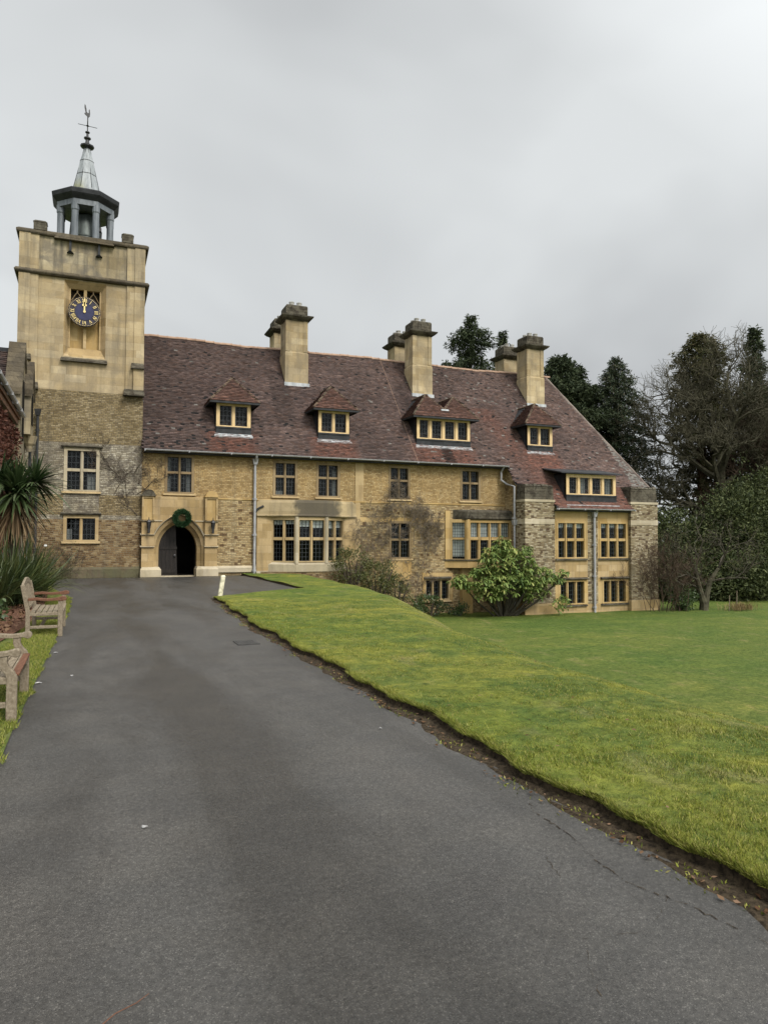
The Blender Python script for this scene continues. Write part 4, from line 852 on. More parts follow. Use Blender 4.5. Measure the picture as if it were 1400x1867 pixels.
for a, b, m in zip(zl, zl[1:], (0, 1, 2, 3, 6)):
    mb.add([(1.89, -.04, a), (1.89, 4.8, a), (1.89, 4.8, b), (1.89, -.04, b)], [(0, 1, 2, 3)], m); mb.add([(-2.92, -.04, a), (-2.92, 4.8, a), (-2.92, 4.8, b), (-2.92, -.04, b)], [(3, 2, 1, 0)], m); mb.add([(-2.92, 4.8, a), (1.89, 4.8, a), (1.89, 4.8, b), (-2.92, 4.8, b)], [(3, 2, 1, 0)], m)
mb.add([(-2.92, -.04, 13.9), (1.89, -.04, 13.9), (1.89, 4.8, 13.9), (-2.92, 4.8, 13.9)], [(0, 1, 2, 3)], 6)
mb.build('wall', tm, tower)
mb = MB(); mb.hexa([(-2.98, -.16, -.3), (1.86, -.16, -.3), (1.86, -.04, -.3), (-2.98, -.04, -.3)], [(-2.98, -.16, .34), (1.86, -.16, .34), (1.86, -.04, .44), (-2.98, -.04, .44)]); mb.build('plinth', M['plinth'], tower)
mb = MB(); mb.add([(-2.8, 1.2, 0), (1.8, 1.2, 0), (1.8, 1.2, 7), (-2.8, 1.2, 7)], [(0, 1, 2, 3)]); mb.add([(-2.8, .2, 3.0), (1.8, .2, 3.0), (1.8, 1.2, 3.0), (-2.8, 1.2, 3.0)], [(0, 1, 2, 3)]); mb.build('inner_wall', M['dark'], tower)
window(tower, *T1, -.04, 2, tr=4.44, mat='pale', fr=.13, mul=.12, hood=True, curtain=[(0, 0, 0), (.3, 1, .42)])
window(tower, *T2, -.04, 2, mat='frame', fr=.13, mul=.12, hood=True, curtain=[(.0, .4, .5), (0, 0, 0)])
# corner buttress strips with weathered set-offs
mb = MB()
for s in (1, -1):
    X = (lambda a, b: (a, b)) if s > 0 else (lambda a, b: (-1.04 - b, -1.04 - a))
    a, b = X(1.17, 1.48); mb.box(a, b, -.10, -.04, 7.9, 14.0, 0)
    a, b = X(1.48, 1.895); mb.box(a, b, -.14, -.03, 9.02, 14.0, 0); mb.box(a, b, -.22, -.03, 7.9, 8.86, 0)
for a_, b_ in ((1.17, 1.9),): pass
mb.split('buttress', [M['tower_ashlar']], tower)
mb = MB()
for s in (1, -1):
    X = (lambda a, b: (a, b)) if s > 0 else (lambda a, b: (-1.04 - b, -1.04 - a))
    for (p, q, z0, z1, d, d2) in ((1.38, 1.90, 8.84, 9.06, .30, .14), (1.10, 1.93, 7.68, 7.92, .34, .2)):
        a, b = X(p, q); mb.hexa([(a, -d, z0), (b, -d, z0), (b, -.03, z0), (a, -.03, z0)], [(a + .02, -d2, z1), (b - .02, -d2, z1), (b - .02, -.03, z1), (a + .02, -.03, z1)])
        mb.box(a, b, -d - .015, -.03, z0 - .05, z0)
mb.split('weathering', M['lichen'], tower)
tr = lambda e, z: [(-2.92 - e, -.04 - e, z), (1.89 + e, -.04 - e, z), (1.89 + e, 4.8 + e, z), (-2.92 - e, 4.8 + e, z)]
mb = MB(); mb.loft([tr(.10, 12.35), tr(.14, 12.37), tr(.18, 12.42), tr(.185, 12.46), tr(.12, 12.55)]); mb.build('string_course', M['lichen_light'], tower)
mb = MB(); mb.loft([tr(.11, 14.0), tr(.14, 14.05), tr(.14, 14.13), tr(.05, 14.2)])
mb.hexa([(-1.66, -.3, 13.9), (.64, -.3, 13.9), (.64, .3, 13.9), (-1.66, .3, 13.9)], [(-1.5, -.26, 14.12), (.5, -.26, 14.12), (.5, .3, 14.12), (-1.5, .3, 14.12)]); mb.build('coping', M['lichen_light'], tower)
for a, b in ((-2.43, -1.94), (.94, 1.40)):
    for y in (-.16, 4.5): mb = MB(); mb.box(a, b, y, y + .4, 14.18, 14.5); mb.hexa([(a - .02, y - .02, 14.5), (b + .02, y - .02, 14.5), (b + .02, y + .42, 14.5), (a - .02, y + .42, 14.5)], [(a + .06, y + .05, 14.58), (b - .06, y + .05, 14.58), (b - .06, y + .35, 14.58), (a + .06, y + .35, 14.58)]); mb.build('merlon', M['lichen'], tower)
for x in (-1.05, .05):
    mb = MB(); mb.hexa([(x - .13, -.16, 13.40), (x + .13, -.16, 13.40), (x + .13, -.03, 13.40), (x - .13, -.03, 13.40)], [(x - .04, -.22, 13.46), (x + .04, -.22, 13.46), (x + .04, -.03, 13.46), (x - .04, -.03, 13.46)]); mb.box(x - .045, x + .045, -.2, -.03, 13.46, 13.9); mb.build('bracket', M['leaddark'], tower)
# clock recess
rc = MB(); a, b, c, d = REC; ia, ib, ic, idd = -1.07, .17, 9.54, 12.03
F_ = [(a, -.04, c), (b, -.04, c), (b, -.04, d), (a, -.04, d)]; I_ = [(ia, .22, ic), (ib, .22, ic), (ib, .22, idd), (ia, .22, idd)]; J_ = [(ia, .42, ic), (ib, .42, ic), (ib, .42, idd), (ia, .42, idd)]
rc.loft([F_, I_, J_], cap=False); rc.prism([(-.51, 9.5), (-.39, 9.5), (-.39, 12.03), (-.51, 12.03)], .20, .42)
for x in (ia, ib - .06): rc.box(x, x + .06, .2, .42, ic, idd)
ro = rc.build('clock_recess', M['ashlar'], tower)
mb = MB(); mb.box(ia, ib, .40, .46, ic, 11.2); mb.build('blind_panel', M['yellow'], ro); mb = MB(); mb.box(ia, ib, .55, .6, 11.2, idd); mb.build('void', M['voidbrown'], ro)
tc_ = MB()
for c0, c1 in ((ia + .06, -.51), (-.39, ib - .06)):
    w = (c1 - c0) / 2; m = (c0 + c1) / 2; n = 8
    pts_l = [(c0 + w * t, 11.55 + .34 * (t * t * (3 - 2 * t)) ** .9) for t in np.linspace(0, 1, n)]
    tc_.tube([(x, .28, z) for x, z in pts_l], .018, 5); tc_.tube([(2 * m - x, .28, z) for x, z in pts_l], .018, 5)
    tc_.tube([(c0, .30, 11.30), (c0 + .08, .30, 11.48), (m - .02, .30, 11.52), (m, .30, 11.70)], .016, 5); tc_.tube([(c1, .30, 11.30), (c1 - .08, .30, 11.48), (m + .02, .30, 11.52), (m, .30, 11.70)], .016, 5)
    tc_.tube([(m, .28, 11.88), (m, .28, 12.02)], .03, 5)
tc_.build('tracery', M['frame_shaded'], ro)
mb = MB(); mb.hexa([(-1.34, -.22, 8.90), (.36 + .08, -.22, 8.90), (.44, -.03, 8.90), (-1.34, -.03, 8.90)], [(-1.34, -.2, 8.98), (.44, -.2, 8.98), (.40, .1, 9.16), (-1.30, .1, 9.16)]); mb.build('sill', M['lichen'], ro)
mb = MB(); mb.add([(a, -.04, 9.12), (b, -.04, 9.12), (ib, .42, 9.56), (ia, .42, 9.56)], [(0, 1, 2, 3)]); mb.build('sloping_sill', M['parapet'], ro)
# clock
cx, cz, cy = -.47, 11.02, -.10; RD = .60
ck = MB(); ck.lathe(0, 0, [(RD + .02, 0), (RD + .03, .05), (RD, .07), (RD - .01, .06), (.0, .06)], 48)
def toclk(mb): mb.V = [(cx + p[0], cy - p[2] + .06, cz + p[1]) for p in mb.V]; return mb
clock = toclk(ck).build('clock', M['dialdark'], tower)
mb = MB(); mb.lathe(0, 0, [(.36, .06), (.36, .075)], 48); toclk(mb).build('dial', M['dial'], clock)
nm = MB()
def bar(p, q, w, ang, h0=.078, h1=.09):
    (x0, y0), (x1, y1) = p, q; dx, dy = x1 - x0, y1 - y0; L = math.hypot(dx, dy); nx, ny = -dy / L * w / 2, dx / L * w / 2; c, s = math.cos(ang), math.sin(ang)
    Pp = [(x0 + nx, y0 + ny), (x0 - nx, y0 - ny), (x1 - nx, y1 - ny), (x1 + nx, y1 + ny)]; Pp = [(x * c + y * s, -x * s + y * c) for x, y in Pp]
    nm.hexa([(x, y, h0) for x, y in Pp], [(x, y, h1) for x, y in Pp])
NUM = ['XII', 'I', 'II', 'III', 'IV', 'V', 'VI', 'VII', 'VIII', 'IX', 'X', 'XI']; WD_ = {'I': .052, 'V': .10, 'X': .10}
for k, t in enumerate(NUM):
    ang = 2 * math.pi * k / 12; tw = sum(WD_[c] for c in t); sc = min(1, .24 / tw); x = -tw * sc / 2; r0, r1 = .385, .535
    for c in t:
        w = WD_[c] * sc
        if c == 'I': bar((x + w / 2, r0), (x + w / 2, r1), .019, ang)
        if c == 'V': bar((x + w / 2, r0), (x + .012, r1), .022, ang); bar((x + w / 2, r0), (x + w - .012, r1), .012, ang)
        if c == 'X': bar((x + w - .012, r0), (x + .012, r1), .022, ang); bar((x + .012, r0), (x + w - .012, r1), .012, ang)
        x += w
for k in range(60): bar((0, .575), (0, .60), .016 if k % 5 else .026, 2 * math.pi * k / 60)
toclk(nm).build('numerals', M['gold'], clock)
nm = MB(); bar((0, -.06), (0, .56), .035, .01, .10, .115); nm.lathe(0, 0, [(.05, .08), (.05, .12)], 14); toclk(nm).build('minute_hand', M['gold'], clock)
nm = MB(); bar((0, -.02), (0, .44), .055, -.005, .118, .13); bar((-.085, .26), (.085, .26), .07, -.005, .118, .13); bar((0, .3), (0, .40), .10, -.005, .118, .13); toclk(nm).build('hour_hand', M['gold'], clock)
# cupola
M['leadcol'] = plain('blue_grey_lead', (.075, .087, .097), (.155, .17, .185), 2.5, .5, .4, sc=(3, 3, .5))
AX, AY = -.52, 2.4; o8 = math.pi / 8
cp = MB(); cp.lathe(AX, AY, [(1.32, 13.9), (1.32, 14.35), (1.22, 14.45)], 8, o8); cup = cp.build('cupola', M['lead'], tower)
for i in range(8):
    th = o8 + i * math.pi / 4; x, y = AX + 1.10 * math.cos(th), AY + 1.10 * math.sin(th)
    mb = MB(); mb.lathe(x, y, [(.17, 14.35), (.17, 14.55), (.14, 14.6), (.14, 15.85), (.165, 15.9), (.165, 16.2)], 12); mb.build('column', M['leadcol'], cup, smooth=False)
mb = MB(); mb.lathe(AX, AY, [(.98, 16.12), (1.26, 16.12), (1.26, 16.36), (.98, 16.36)], 8, o8); mb.build('entablature', M['leadcol'], cup)
mb = MB(); mb.lathe(AX, AY, [(1.2, 16.34), (1.28, 16.36), (1.42, 16.50), (1.47, 16.56), (1.50, 16.72), (1.49, 16.75), (.6, 17.14)], 8, o8); mb.build('canopy', M['leaddark'], cup)
mb = MB(); mb.lathe(AX, AY, [(.60, 17.1), (.58, 17.22), (.425, 17.92), (.422, 17.925), (.30, 18.57), (.296, 18.575), (.125, 19.22)], 8, o8)
sp_ = mb.build('spire', M['spire'], cup); mb = MB()
for r, z in ((.428, 17.92), (.302, 18.57)): mb.lathe(AX, AY, [(r, z - .015), (r + .012, z), (r, z + .015)], 8, o8, cap=False)
for i in range(8): th = o8 + i * math.pi / 4; mb.tube([(AX + .585 * math.cos(th), AY + .585 * math.sin(th), 17.22), (AX + .13 * math.cos(th), AY + .13 * math.sin(th), 19.2)], .012, 4)
mb.build('lead_seam', M['leaddark'], sp_)
mb = MB(); mb.lathe(AX, AY, [(.92, 14.46), (.88, 14.54), (.70, 14.9), (.66, 15.4), (.62, 15.9), (.3, 16.1), (.05, 16.12)], 24, cap=False); mb.lathe(AX, AY, [(.695, 14.93), (.735, 14.98), (.69, 15.03)], 24, cap=False); bl = mb.build('bell', M['bell'], cup, smooth=True)
mb = MB(); mb.tube([(AX + .62, AY - .62, 14.5), (AX + .66, AY - .66, 15.2), (AX + .56, AY - .56, 15.3)], .03, 5); mb.box(AX + .42, AY and AX + .66, AY - .7, AY - .5, 15.24, 15.38); mb.build('hammer', M['iron'], cup)
wv = root('weathervane', 'black iron weathercock with a compass arm on the cupola spire', 'weathervane', (AX, AY, 19.2))
mb = MB(); mb.lathe(AX, AY, [(.11, 19.15), (.29, 19.26), (.30, 19.32), (.14, 19.40), (.09, 19.44), (.075, 19.60), (.15, 19.66), (.15, 19.70), (.05, 19.76), (.045, 19.9), (.10, 19.94), (.10, 19.97), (.03, 20.02)], 10); mb.build('finial', M['iron'], wv)
mb = MB(); mb.tube([(AX, AY, 19.95), (AX, AY, 20.72)], .024, 6); mb.lathe(AX, AY, [(.03, 20.22), (.07, 20.26), (.03, 20.30)], 8); mb.build('spindle', M['iron'], wv)
mb = MB(); mb.tube([(AX - .40, AY, 20.27), (AX + .40, AY, 20.24)], .014, 5); mb.tube([(AX, AY - .4, 20.26), (AX, AY + .4, 20.25)], .014, 5); mb.build('compass_arm', M['iron'], wv)
ck = [(.02, 20.66), (.09, 20.74), (.10, 20.86), (.085, 21.02), (.06, 21.06), (.035, 20.98), (.04, 20.88), (.0, 20.86), (-.05, 20.92), (-.06, 21.04), (-.10, 21.2), (-.145, 21.26), (-.155, 21.12), (-.12, 20.95), (-.10, 20.86), (-.155, 20.84), (-.14, 20.80), (-.06, 20.74)]
mb = MB(); mb.prism([(AX + x * .95, z - .02) for x, z in ck], AY - .02, AY + .02); mb.build('cockerel', M['iron'], wv)

# ---------------------------------------------------------------- the brick and stone range at the left
lw = root('brick_wing', 'old brick range with a stone gable, at the left in front of the clock tower', 'building', (-4, -8, 0))
mb = MB(); mb.add([(-2.62, -16, -.1), (-2.62, -3.75, -.1), (-2.62, -3.75, 6.0), (-2.62, -16, 6.0)], [(0, 1, 2, 3)]); mb.add([(-2.62, -16, -.1), (-9, -16, -.1), (-9, -16, 6), (-5.8, -16, 9.4), (-2.62, -16, 6.0)], [(4, 3, 2, 1, 0)]); mb.build('wall', M['brick'], lw)
mb = MB(); mb.box(-2.66, -2.50, -16, -3.75, 5.62, 5.80); mb.box(-2.62, -2.44, -16, -3.75, 5.80, 5.94); mb.build('cornice', M['brick'], lw)
ins = lambda u, v: (u > 0) & (u < 12.4)
sv = np.array([-1, 0, 1.15]); sv = sv / np.linalg.norm(sv)
V, F, C = tile_plane((-2.4, -16.2, 6.02), (0, 1, 0), sv, ins, 74, 42, .1, TW, tile_cols(.35, False)); np_obj('roof', V, F, M['tile'], lw, tint=C)
mb = MB(); mb.add([(-2.42, -16.2, 5.99), (-2.42, -3.75, 5.99), (-5.2, -3.75, 9.2), (-5.2, -16.2, 9.2)], [(0, 1, 2, 3)]); mb.build('roof_boards', M['dark'], lw)
n = 7; mb = MB(); mb.tube([(-2.36, -16.2, 6.0), (-2.36, -3.5, 6.0)], .075, 8)
for y in np.arange(-15.5, -3.6, 1.5): mb.lathe(-2.36, y, [(.09, 5.92), (.09, 6.02)], 8)
mb.build('gutter', M['pipe'], lw)
# stone gable facing the drive
def gable(xf, xb, ys_, yap, yn, zb, zs, za, mat, name):
    mb = MB(); mb.prism_x([(ys_, zb), (yn, zb), (yn, zs), (yap, za), (ys_, zs)], xb, xf); g = mb.build(name, mat, lw)
    mb = MB()
    for (y0, z0, y1, z1) in ((ys_ - .12, zs - .2, yap, za), (yn + .12, zs - .2, yap, za)):
        mb.hexa([(xb - .05, y0, z0), (xf + .06, y0, z0), (xf + .06, y1, z1 - .02), (xb - .05, y1, z1 - .02)], [(xb - .05, y0, z0 + .25), (xf + .06, y0, z0 + .25), (xf + .06, y1, z1 + .25), (xb - .05, y1, z1 + .25)])
    mb.build('coping', M['lichen_light'], g)
    return g
g1 = gable(-2.45, -2.9, -3.85, -2.72, -1.5, -.1, 6.9, 8.6, M['parapet'], 'gable'); g2 = gable(-2.22, -2.9, -2.45, -1.85, -1.2, 5.5, 7.1, 8.1, M['parapet'], 'bay_gable')
mb = MB()
for y in (-3.0, -2.7): mb.prism_x([(y - .1, 5.2), (y + .1, 5.2), (y + .1, 7.1), (y, 7.4), (y - .1, 7.1)], -2.448, -2.42)
mb.split('tracery_light', M['dark'], g1); mb = MB()
for y in (-2.05, -1.75): mb.prism_x([(y - .1, 5.9), (y + .1, 5.9), (y + .1, 6.9), (y, 7.15), (y - .1, 6.9)], -2.218, -2.19)
mb.split('tracery_light', M['dark'], g2); mb = MB(); mb.lathe(-2.3, -1.85, [(.08, 4.9), (.14, 5.1), (.22, 5.2), (.3, 5.5)], 8); mb.build('corbel', M['parapet'], g2)
ins = lambda u, v: v < 2.2
V, F, C = tile_plane((-9, -3.9, 6.6), (1, 0, 0), np.array([0, 1, 1.6]) / math.hypot(1, 1.6), ins, 37, 34, .1, TW, tile_cols(.3, False)); np_obj('roof', V, F, M['tile'], lw, tint=C)
mb = MB(); mb.add([(-9, -3.9, 6.57), (-2.9, -3.9, 6.57), (-2.9, -2.72, 8.5), (-9, -2.72, 8.5)], [(0, 1, 2, 3)]); mb.box(-9, -2.9, -2.8, -2.6, 8.4, 8.58); mb.add([(-9, -2.72, 8.5), (-2.9, -2.72, 8.5), (-2.9, -1.3, 6.2), (-9, -1.3, 6.2)], [(0, 1, 2, 3)]); mb.build('ridge', M['leaddark'], lw)
for x, y, z in ((-2.28, -1.55, 5.3), (-2.12, -.3, 6.55)):
    mb = MB(); mb.tube([(x, y, -.02), (x, y, z)], .055, 8); mb.hexa([(x - .08, y - .08, z), (x + .08, y - .08, z), (x + .08, y + .08, z), (x - .08, y + .08, z)], [(x - .13, y - .13, z + .25), (x + .13, y - .13, z + .25), (x + .13, y + .1, z + .25), (x - .13, y + .1, z + .25)])
    for zz in np.arange(.8, z, 1.7): mb.lathe(x, y, [(.075, zz), (.075, zz + .1)], 8)
    mb.build('downpipe', M['iron'], lw)

# ---------------------------------------------------------------- plants
M['fir'] = foliage('dark_fir_needles', [(0.0182, 0.0263, 0.0142), (0.0344, 0.0466, 0.0223), (0.0587, 0.0709, 0.0324)], .7, .1, .1)
M['redfol'] = foliage('bronzed_conifer_needles', [(0.0271, 0.0345, 0.0148), (0.0554, 0.0616, 0.0247), (0.0887, 0.0813, 0.037), (0.0802, 0.0616, 0.0345)], .7, .1, .1)
M['cypress'] = foliage('cypress_foliage', [(0.0197, 0.0321, 0.0179), (0.0393, 0.0572, 0.0285), (0.075, 0.0642, 0.0357)], .6, .2, .1)
M['rhodo'] = foliage('rhododendron_leaves', [(0.0141, 0.0212, 0.00792), (0.0336, 0.0442, 0.016), (0.0619, 0.0756, 0.0266), (0.111, 0.12, 0.0486)], .6, .15, .12)
M['shrub'] = foliage('evergreen_shrub_leaves', [(.028, .036, .012), (.06, .07, .02), (.095, .10, .032), (.14, .125, .05)], .5, .3, .2)
M['fig'] = foliage('broad_green_leaves', [(.045, .08, .022), (.095, .15, .036), (.155, .215, .055), (.235, .285, .08), (.40, .38, .13)], .5, .25, .3)
M['bush'] = foliage('glossy_bush_leaves', [(.02, .036, .012), (.045, .075, .022), (.085, .12, .04)], .4, .4, .2)
M['strap'] = foliage('strap_leaves', [(0.0127, 0.0255, 0.00952), (0.0271, 0.0494, 0.016), (0.0519, 0.0797, 0.0279), (0.104, 0.131, 0.0676)], .4, .4, .2)
M['strapgrey'] = foliage('flax_leaves', [(0.0175, 0.0297, 0.0105), (0.035, 0.0542, 0.0175), (0.0657, 0.0833, 0.0262), (0.132, 0.14, 0.0482)], .4, .4, .25)
M['deadstrap'] = foliage('dead_palm_leaves', [(.06, .04, .022), (.13, .088, .048), (.22, .16, .09)], .8, .1, .1)
M['redleaf'] = foliage('red_creeper_leaves', [(.035, .014, .010), (.075, .028, .018), (.11, .05, .03)], .7, .2, .15)
M['wreath'] = foliage('fir_wreath_needles', [(.010, .03, .012), (.02, .055, .02), (.04, .085, .03)], .6, .2, .1)
M['litter'] = foliage('fallen_leaf', [(.035, .017, .009), (.08, .042, .02), (.13, .08, .045), (.19, .12, .08)], .8, .1, .0)
M['hay'] = foliage('dry_grass', [(.14, .10, .045), (.24, .18, .085)], .8, .1, .1)

def unit(v): return v / np.maximum(np.linalg.norm(v, axis=-1, keepdims=True), 1e-9)
def leaves(P, L, w, dirs=None, jit=1.0, droop=0.):
    P = np.asarray(P, float); n = len(P); a = rng.normal(0, 1, (n, 3)) * jit
    if dirs is not None: a = a + dirs
    a[:, 2] -= droop; a = unit(a); s = unit(np.cross(a, rng.normal(0, 1, (n, 3)))); L = np.broadcast_to(L, n) * rng.uniform(.7, 1.3, n); w = np.broadcast_to(w, n) * rng.uniform(.8, 1.2, n)
    nn = np.cross(a, s)
    V = np.stack([P, P + a * (.45 * L)[:, None] + s * (.5 * w)[:, None] + nn * (.12 * w)[:, None], P + a * L[:, None], P + a * (.45 * L)[:, None] - s * (.5 * w)[:, None] + nn * (.12 * w)[:, None]], 1)
    return V.reshape(-1, 3), np.arange(4 * n).reshape(n, 4)
def strips(O, D, L, w, droop, seg=5, twist=.0):
    """long arching strap leaves"""
    n = len(O); t = np.linspace(0, 1, seg + 1); D = unit(D); side = unit(np.cross(D, np.array([0, 0, 1.0])) + rng.normal(0, .15, (n, 3)))
    L = np.broadcast_to(L, n); w = np.broadcast_to(w, n); droop = np.broadcast_to(droop, n)
    C = O[:, None] + D[:, None] * (L[:, None] * t)[..., None]; C[:, :, 2] -= droop[:, None] * L[:, None] * t ** 2.2
    ww = (w[:, None] * np.array([.6, 1, 1, .85, .6, .05])[:seg + 1] * .5)[..., None] * side[:, None]
    V = np.stack([C - ww, C + ww], 2).reshape(-1, 3); b = np.arange(n)[:, None] * (2 * seg + 2) + 2 * np.arange(seg)
    F = np.stack([b, b + 1, b + 3, b + 2], -1).reshape(-1, 4); return V, F
def clumps(c, r, nc, per, cr, shell=.55, zmin=-9, flat=1.):
    d = unit(rng.normal(0, 1, (nc, 3))); k = rng.uniform(shell, 1, nc) ** .7; C = np.array(c) + d * k[:, None] * np.array(r) * (1 + .12 * rng.normal(0, 1, (nc, 1)))
    P = np.repeat(C, per, 0) + rng.normal(0, 1, (nc * per, 3)) * np.array([cr, cr, cr * flat]); out = np.repeat(d, per, 0)
    ok = P[:, 2] > zmin; return P[ok], out[ok]
def cat(parts):
    V, F, k = [], [], 0
    for v, f in parts: V.append(v); F.append(f + k); k += len(v)
    return np.concatenate(V), np.concatenate(F)
def grow(start, d, L, r, depth, spread=.6, up=.1, kids=3, wig=.12, shrink=.66, out=None, seg=4, rmin=.006, first=.35):
    """recursive bare branches: list of (points, radii)"""
    out = [] if out is None else out; d = Vector(d).normalized(); p = Vector(start); pts = [tuple(p)]; rs = [r]
    for i in range(seg):
        d = (d + Vector((random.gauss(0, wig), random.gauss(0, wig), random.gauss(0, wig) + up * .3))).normalized(); p = p + d * (L / seg); pts.append(tuple(p)); rs.append(max(rmin, r * (1 - .5 * (i + 1) / seg)))
    out.append((pts, rs))
    if depth > 0:
        for k in range(kids):
            t = first + (1 - first) * (k + random.random()) / kids; i = min(seg - 1, int(t * seg)); q = Vector(pts[i]).lerp(Vector(pts[i + 1]), t * seg - i)
            perp = d.cross(Vector((random.gauss(0, 1), random.gauss(0, 1), random.gauss(0, 1)))).normalized(); nd = (d * (1 - spread * .5) + perp * spread + Vector((0, 0, up))).normalized()
            grow(q, nd, L * shrink * random.uniform(.75, 1.15), max(rmin, r * .55), depth - 1, spread, up, kids, wig, shrink, out, seg, rmin, first)
    return out
def branches(name, lst, mat, parent, n=4):
    mb = MB()
    for pts, rs in lst: mb.tube(pts, rs, n if rs[0] > .03 else 3)
    return mb.build(name, mat, parent)

# ---- conifers beyond the house
def conifer(name, label, x, y, z0, top, rad, mat, seed, group, base=.1, lean=0, dens=1., prof=None, size=.34, droop=.35, bark='bark'):
    global rng; rng = np.random.default_rng(seed); h = top - z0; rt = root(name, label, 'conifer', (x, y, z0), group)
    mb = MB(); mb.tube([(x, y, z0 - .3), (x, y, z0 + h * .5), (x, y, top - .2)], [.028 * h, .016 * h, .02], 8); mb.build('trunk', M[bark], rt)
    prof = prof or (lambda t: (1 - t) ** .85 * (.55 + .45 * min(1, t * 5)) + .015); P, D = [], []; z = base
    while z < .995:
        R_ = rad * prof(z); nb = max(4, int(7 * dens)); a0 = rng.random() * 6.28
        for b in range(nb):
            a = a0 + 6.283 * b / nb + rng.normal(0, .25); Lb = R_ * rng.uniform(.6, 1.15); k = max(3, int(Lb / .16 * dens)); t = rng.random(k) ** .7
            zz = z0 + z * h + .22 * Lb * (1 - 1.6 * t * droop * 2) * t + rng.normal(0, .06, k); P.append(np.stack([x + math.cos(a) * Lb * t + rng.normal(0, .1, k), y + math.sin(a) * Lb * t + rng.normal(0, .1, k), zz], 1)); D.append(np.repeat([[math.cos(a), math.sin(a), -.15]], k, 0))
        z += (.012 + .02 * (1 - z)) * 1.0
    P = np.concatenate(P); D = np.concatenate(D); P3 = np.repeat(P, 6, 0) + rng.normal(0, .1, (len(P) * 6, 3)); V, F = leaves(P3, size * .85, size * .27, np.repeat(D, 6, 0) * 1.1, .7, .25)
    np_obj('crown', V, F, M[mat], rt); return rt
G = 'conifers beyond the house'
conifer('fir_tree', 'dark ragged fir topping the roof ridge between the middle and right-hand chimneys', 28.9, 20, -2, 20.3, 3.7, 'fir', 11, G, .55, prof=lambda t: (.35 + .65 * math.sin(t * 26) ** 2) * min(1, (1 - t) * 3.6) ** .6 + .03, dens=1.35)
conifer('fir_tree', 'thin pointed fir tip showing just behind the right-hand rear chimney', 32.0, 20, -2, 19.4, 2.3, 'fir', 12, G, .5)
conifer('pine_tree', 'dark spreading fir right behind the right-hand chimney, above the hipped roof end', 37.8, 20, -2, 17.9, 5.8, 'fir', 13, G, .3, prof=lambda t: min(1, (1 - t) * 3.0) ** .8 * (.75 + .25 * math.sin(t * 47)) + .02, dens=1.3, size=.42)
conifer('pine_tree', 'dark fir with upswept tips between the hipped roof end and the cypress', 40.4, 21, -2, 17.5, 5.0, 'fir', 14, G, .3, prof=lambda t: min(1, (1 - t) * 2.6) ** .8 * (.75 + .25 * math.sin(t * 39)) + .02, dens=1.3, size=.42)
conifer('cypress_tree', 'broad brownish-green cypress standing behind the right end of the roof', 43.1, 19, -2, 17.9, 5.0, 'cypress', 15, G, .12, prof=lambda t: min(1, (1 - t) * 2.1) ** .8 * (.75 + .25 * t) + .01, dens=1.4, size=.32)
conifer('redwood_tree', 'tall columnar bronze-green conifer with a thick red-brown trunk at the right', 46.4, 12.5, -2, 18.9, 3.3, 'redfol', 16, None, .27, prof=lambda t: min(1, (1 - t) * 5.5) ** .6 * .9 * (.85 + .2 * math.sin(t * 22)) + .02, dens=1.35, size=.34, bark='barkred')
conifer('fir_tree', 'open-branched fir with layered boughs at the right edge of the picture', 54.3, 14, -2, 20.6, 7.0, 'fir', 17, None, .2, prof=lambda t: (1 - t) ** .95 * (.7 + .3 * math.sin(t * 62)) + .02, dens=1.0, size=.45)
rng = np.random.default_rng(5); random.seed(21)
# ---- bare trees
def bare_tree(label, x, y, z0, h, L, r, depth, seed, limbs, group=None, mat='bark', spread=.62, kids=3, lean=(0, 0), crown=None, rmin=.012, fork=.3, up=.12, rng_=(.65, 1.15), cat_='tree'):
    random.seed(seed); rt = root('bare_tree', label, cat_, (x, y, z0), group); tk = [(x, y, z0 - .2), (x + lean[0] * .4, y + lean[1] * .4, z0 + h * fork * .5), (x + lean[0], y + lean[1], z0 + h * fork), (x + lean[0] * 1.5, y + lean[1] * 1.5, z0 + h * .62)]
    mb = MB(); mb.tube(tk, [r * 1.25, r, r * .85, r * .4], 9); mb.build('trunk', M[mat], rt); lst = []
    for k in range(limbs):
        t = k / max(1, limbs - 1); q = Vector(tk[2]).lerp(Vector(tk[3]), t); q = Vector((q.x, q.y, z0 + h * (fork * .85 + (.62 - fork * .85) * t))); a = k * 2.4 + random.random(); el = .15 + .9 * t + random.uniform(-.1, .15)
        grow(q, (math.cos(a) * math.cos(el), math.sin(a) * math.cos(el), math.sin(el)), L * random.uniform(*rng_), r * .48, depth, spread, up, kids, .13, .66, lst, 5, rmin)
    branches('branches', lst, M[mat], rt); return rt
bare_tree('large bare oak with mossy grey limbs spreading in front of the columnar conifer', 44.7, 9.0, -2, 17.5, 5.4, .46, 5, 5, 12, mat='barkgreen', kids=4, fork=.34, rmin=.011, up=.07, spread=.72)
bare_tree('bare winter tree with fine brown twigs at the far right behind the rhododendrons', 49.5, 10, -2, 14.5, 4.6, .32, 4, 8, 9, mat='twigpurple', kids=5, rmin=.013, up=.06, spread=.72)
GB = 'thin bare trees in the gap beyond the house'
for i, (x, y, h) in enumerate(((45.0, 24, 7.2), (49.0, 28, 8.2), (52.0, 30, 8.5))): bare_tree(['slim bare tree in the sky gap nearest the roof end', 'slim bare tree in the middle of the sky gap beyond the roof', 'slim bare tree in the sky gap nearest the big oak'][i], x, y, -2, h, 2.2, .13, 4, 30 + i, 7, GB, 'twig', kids=4, rmin=.012, up=.05, spread=.75)
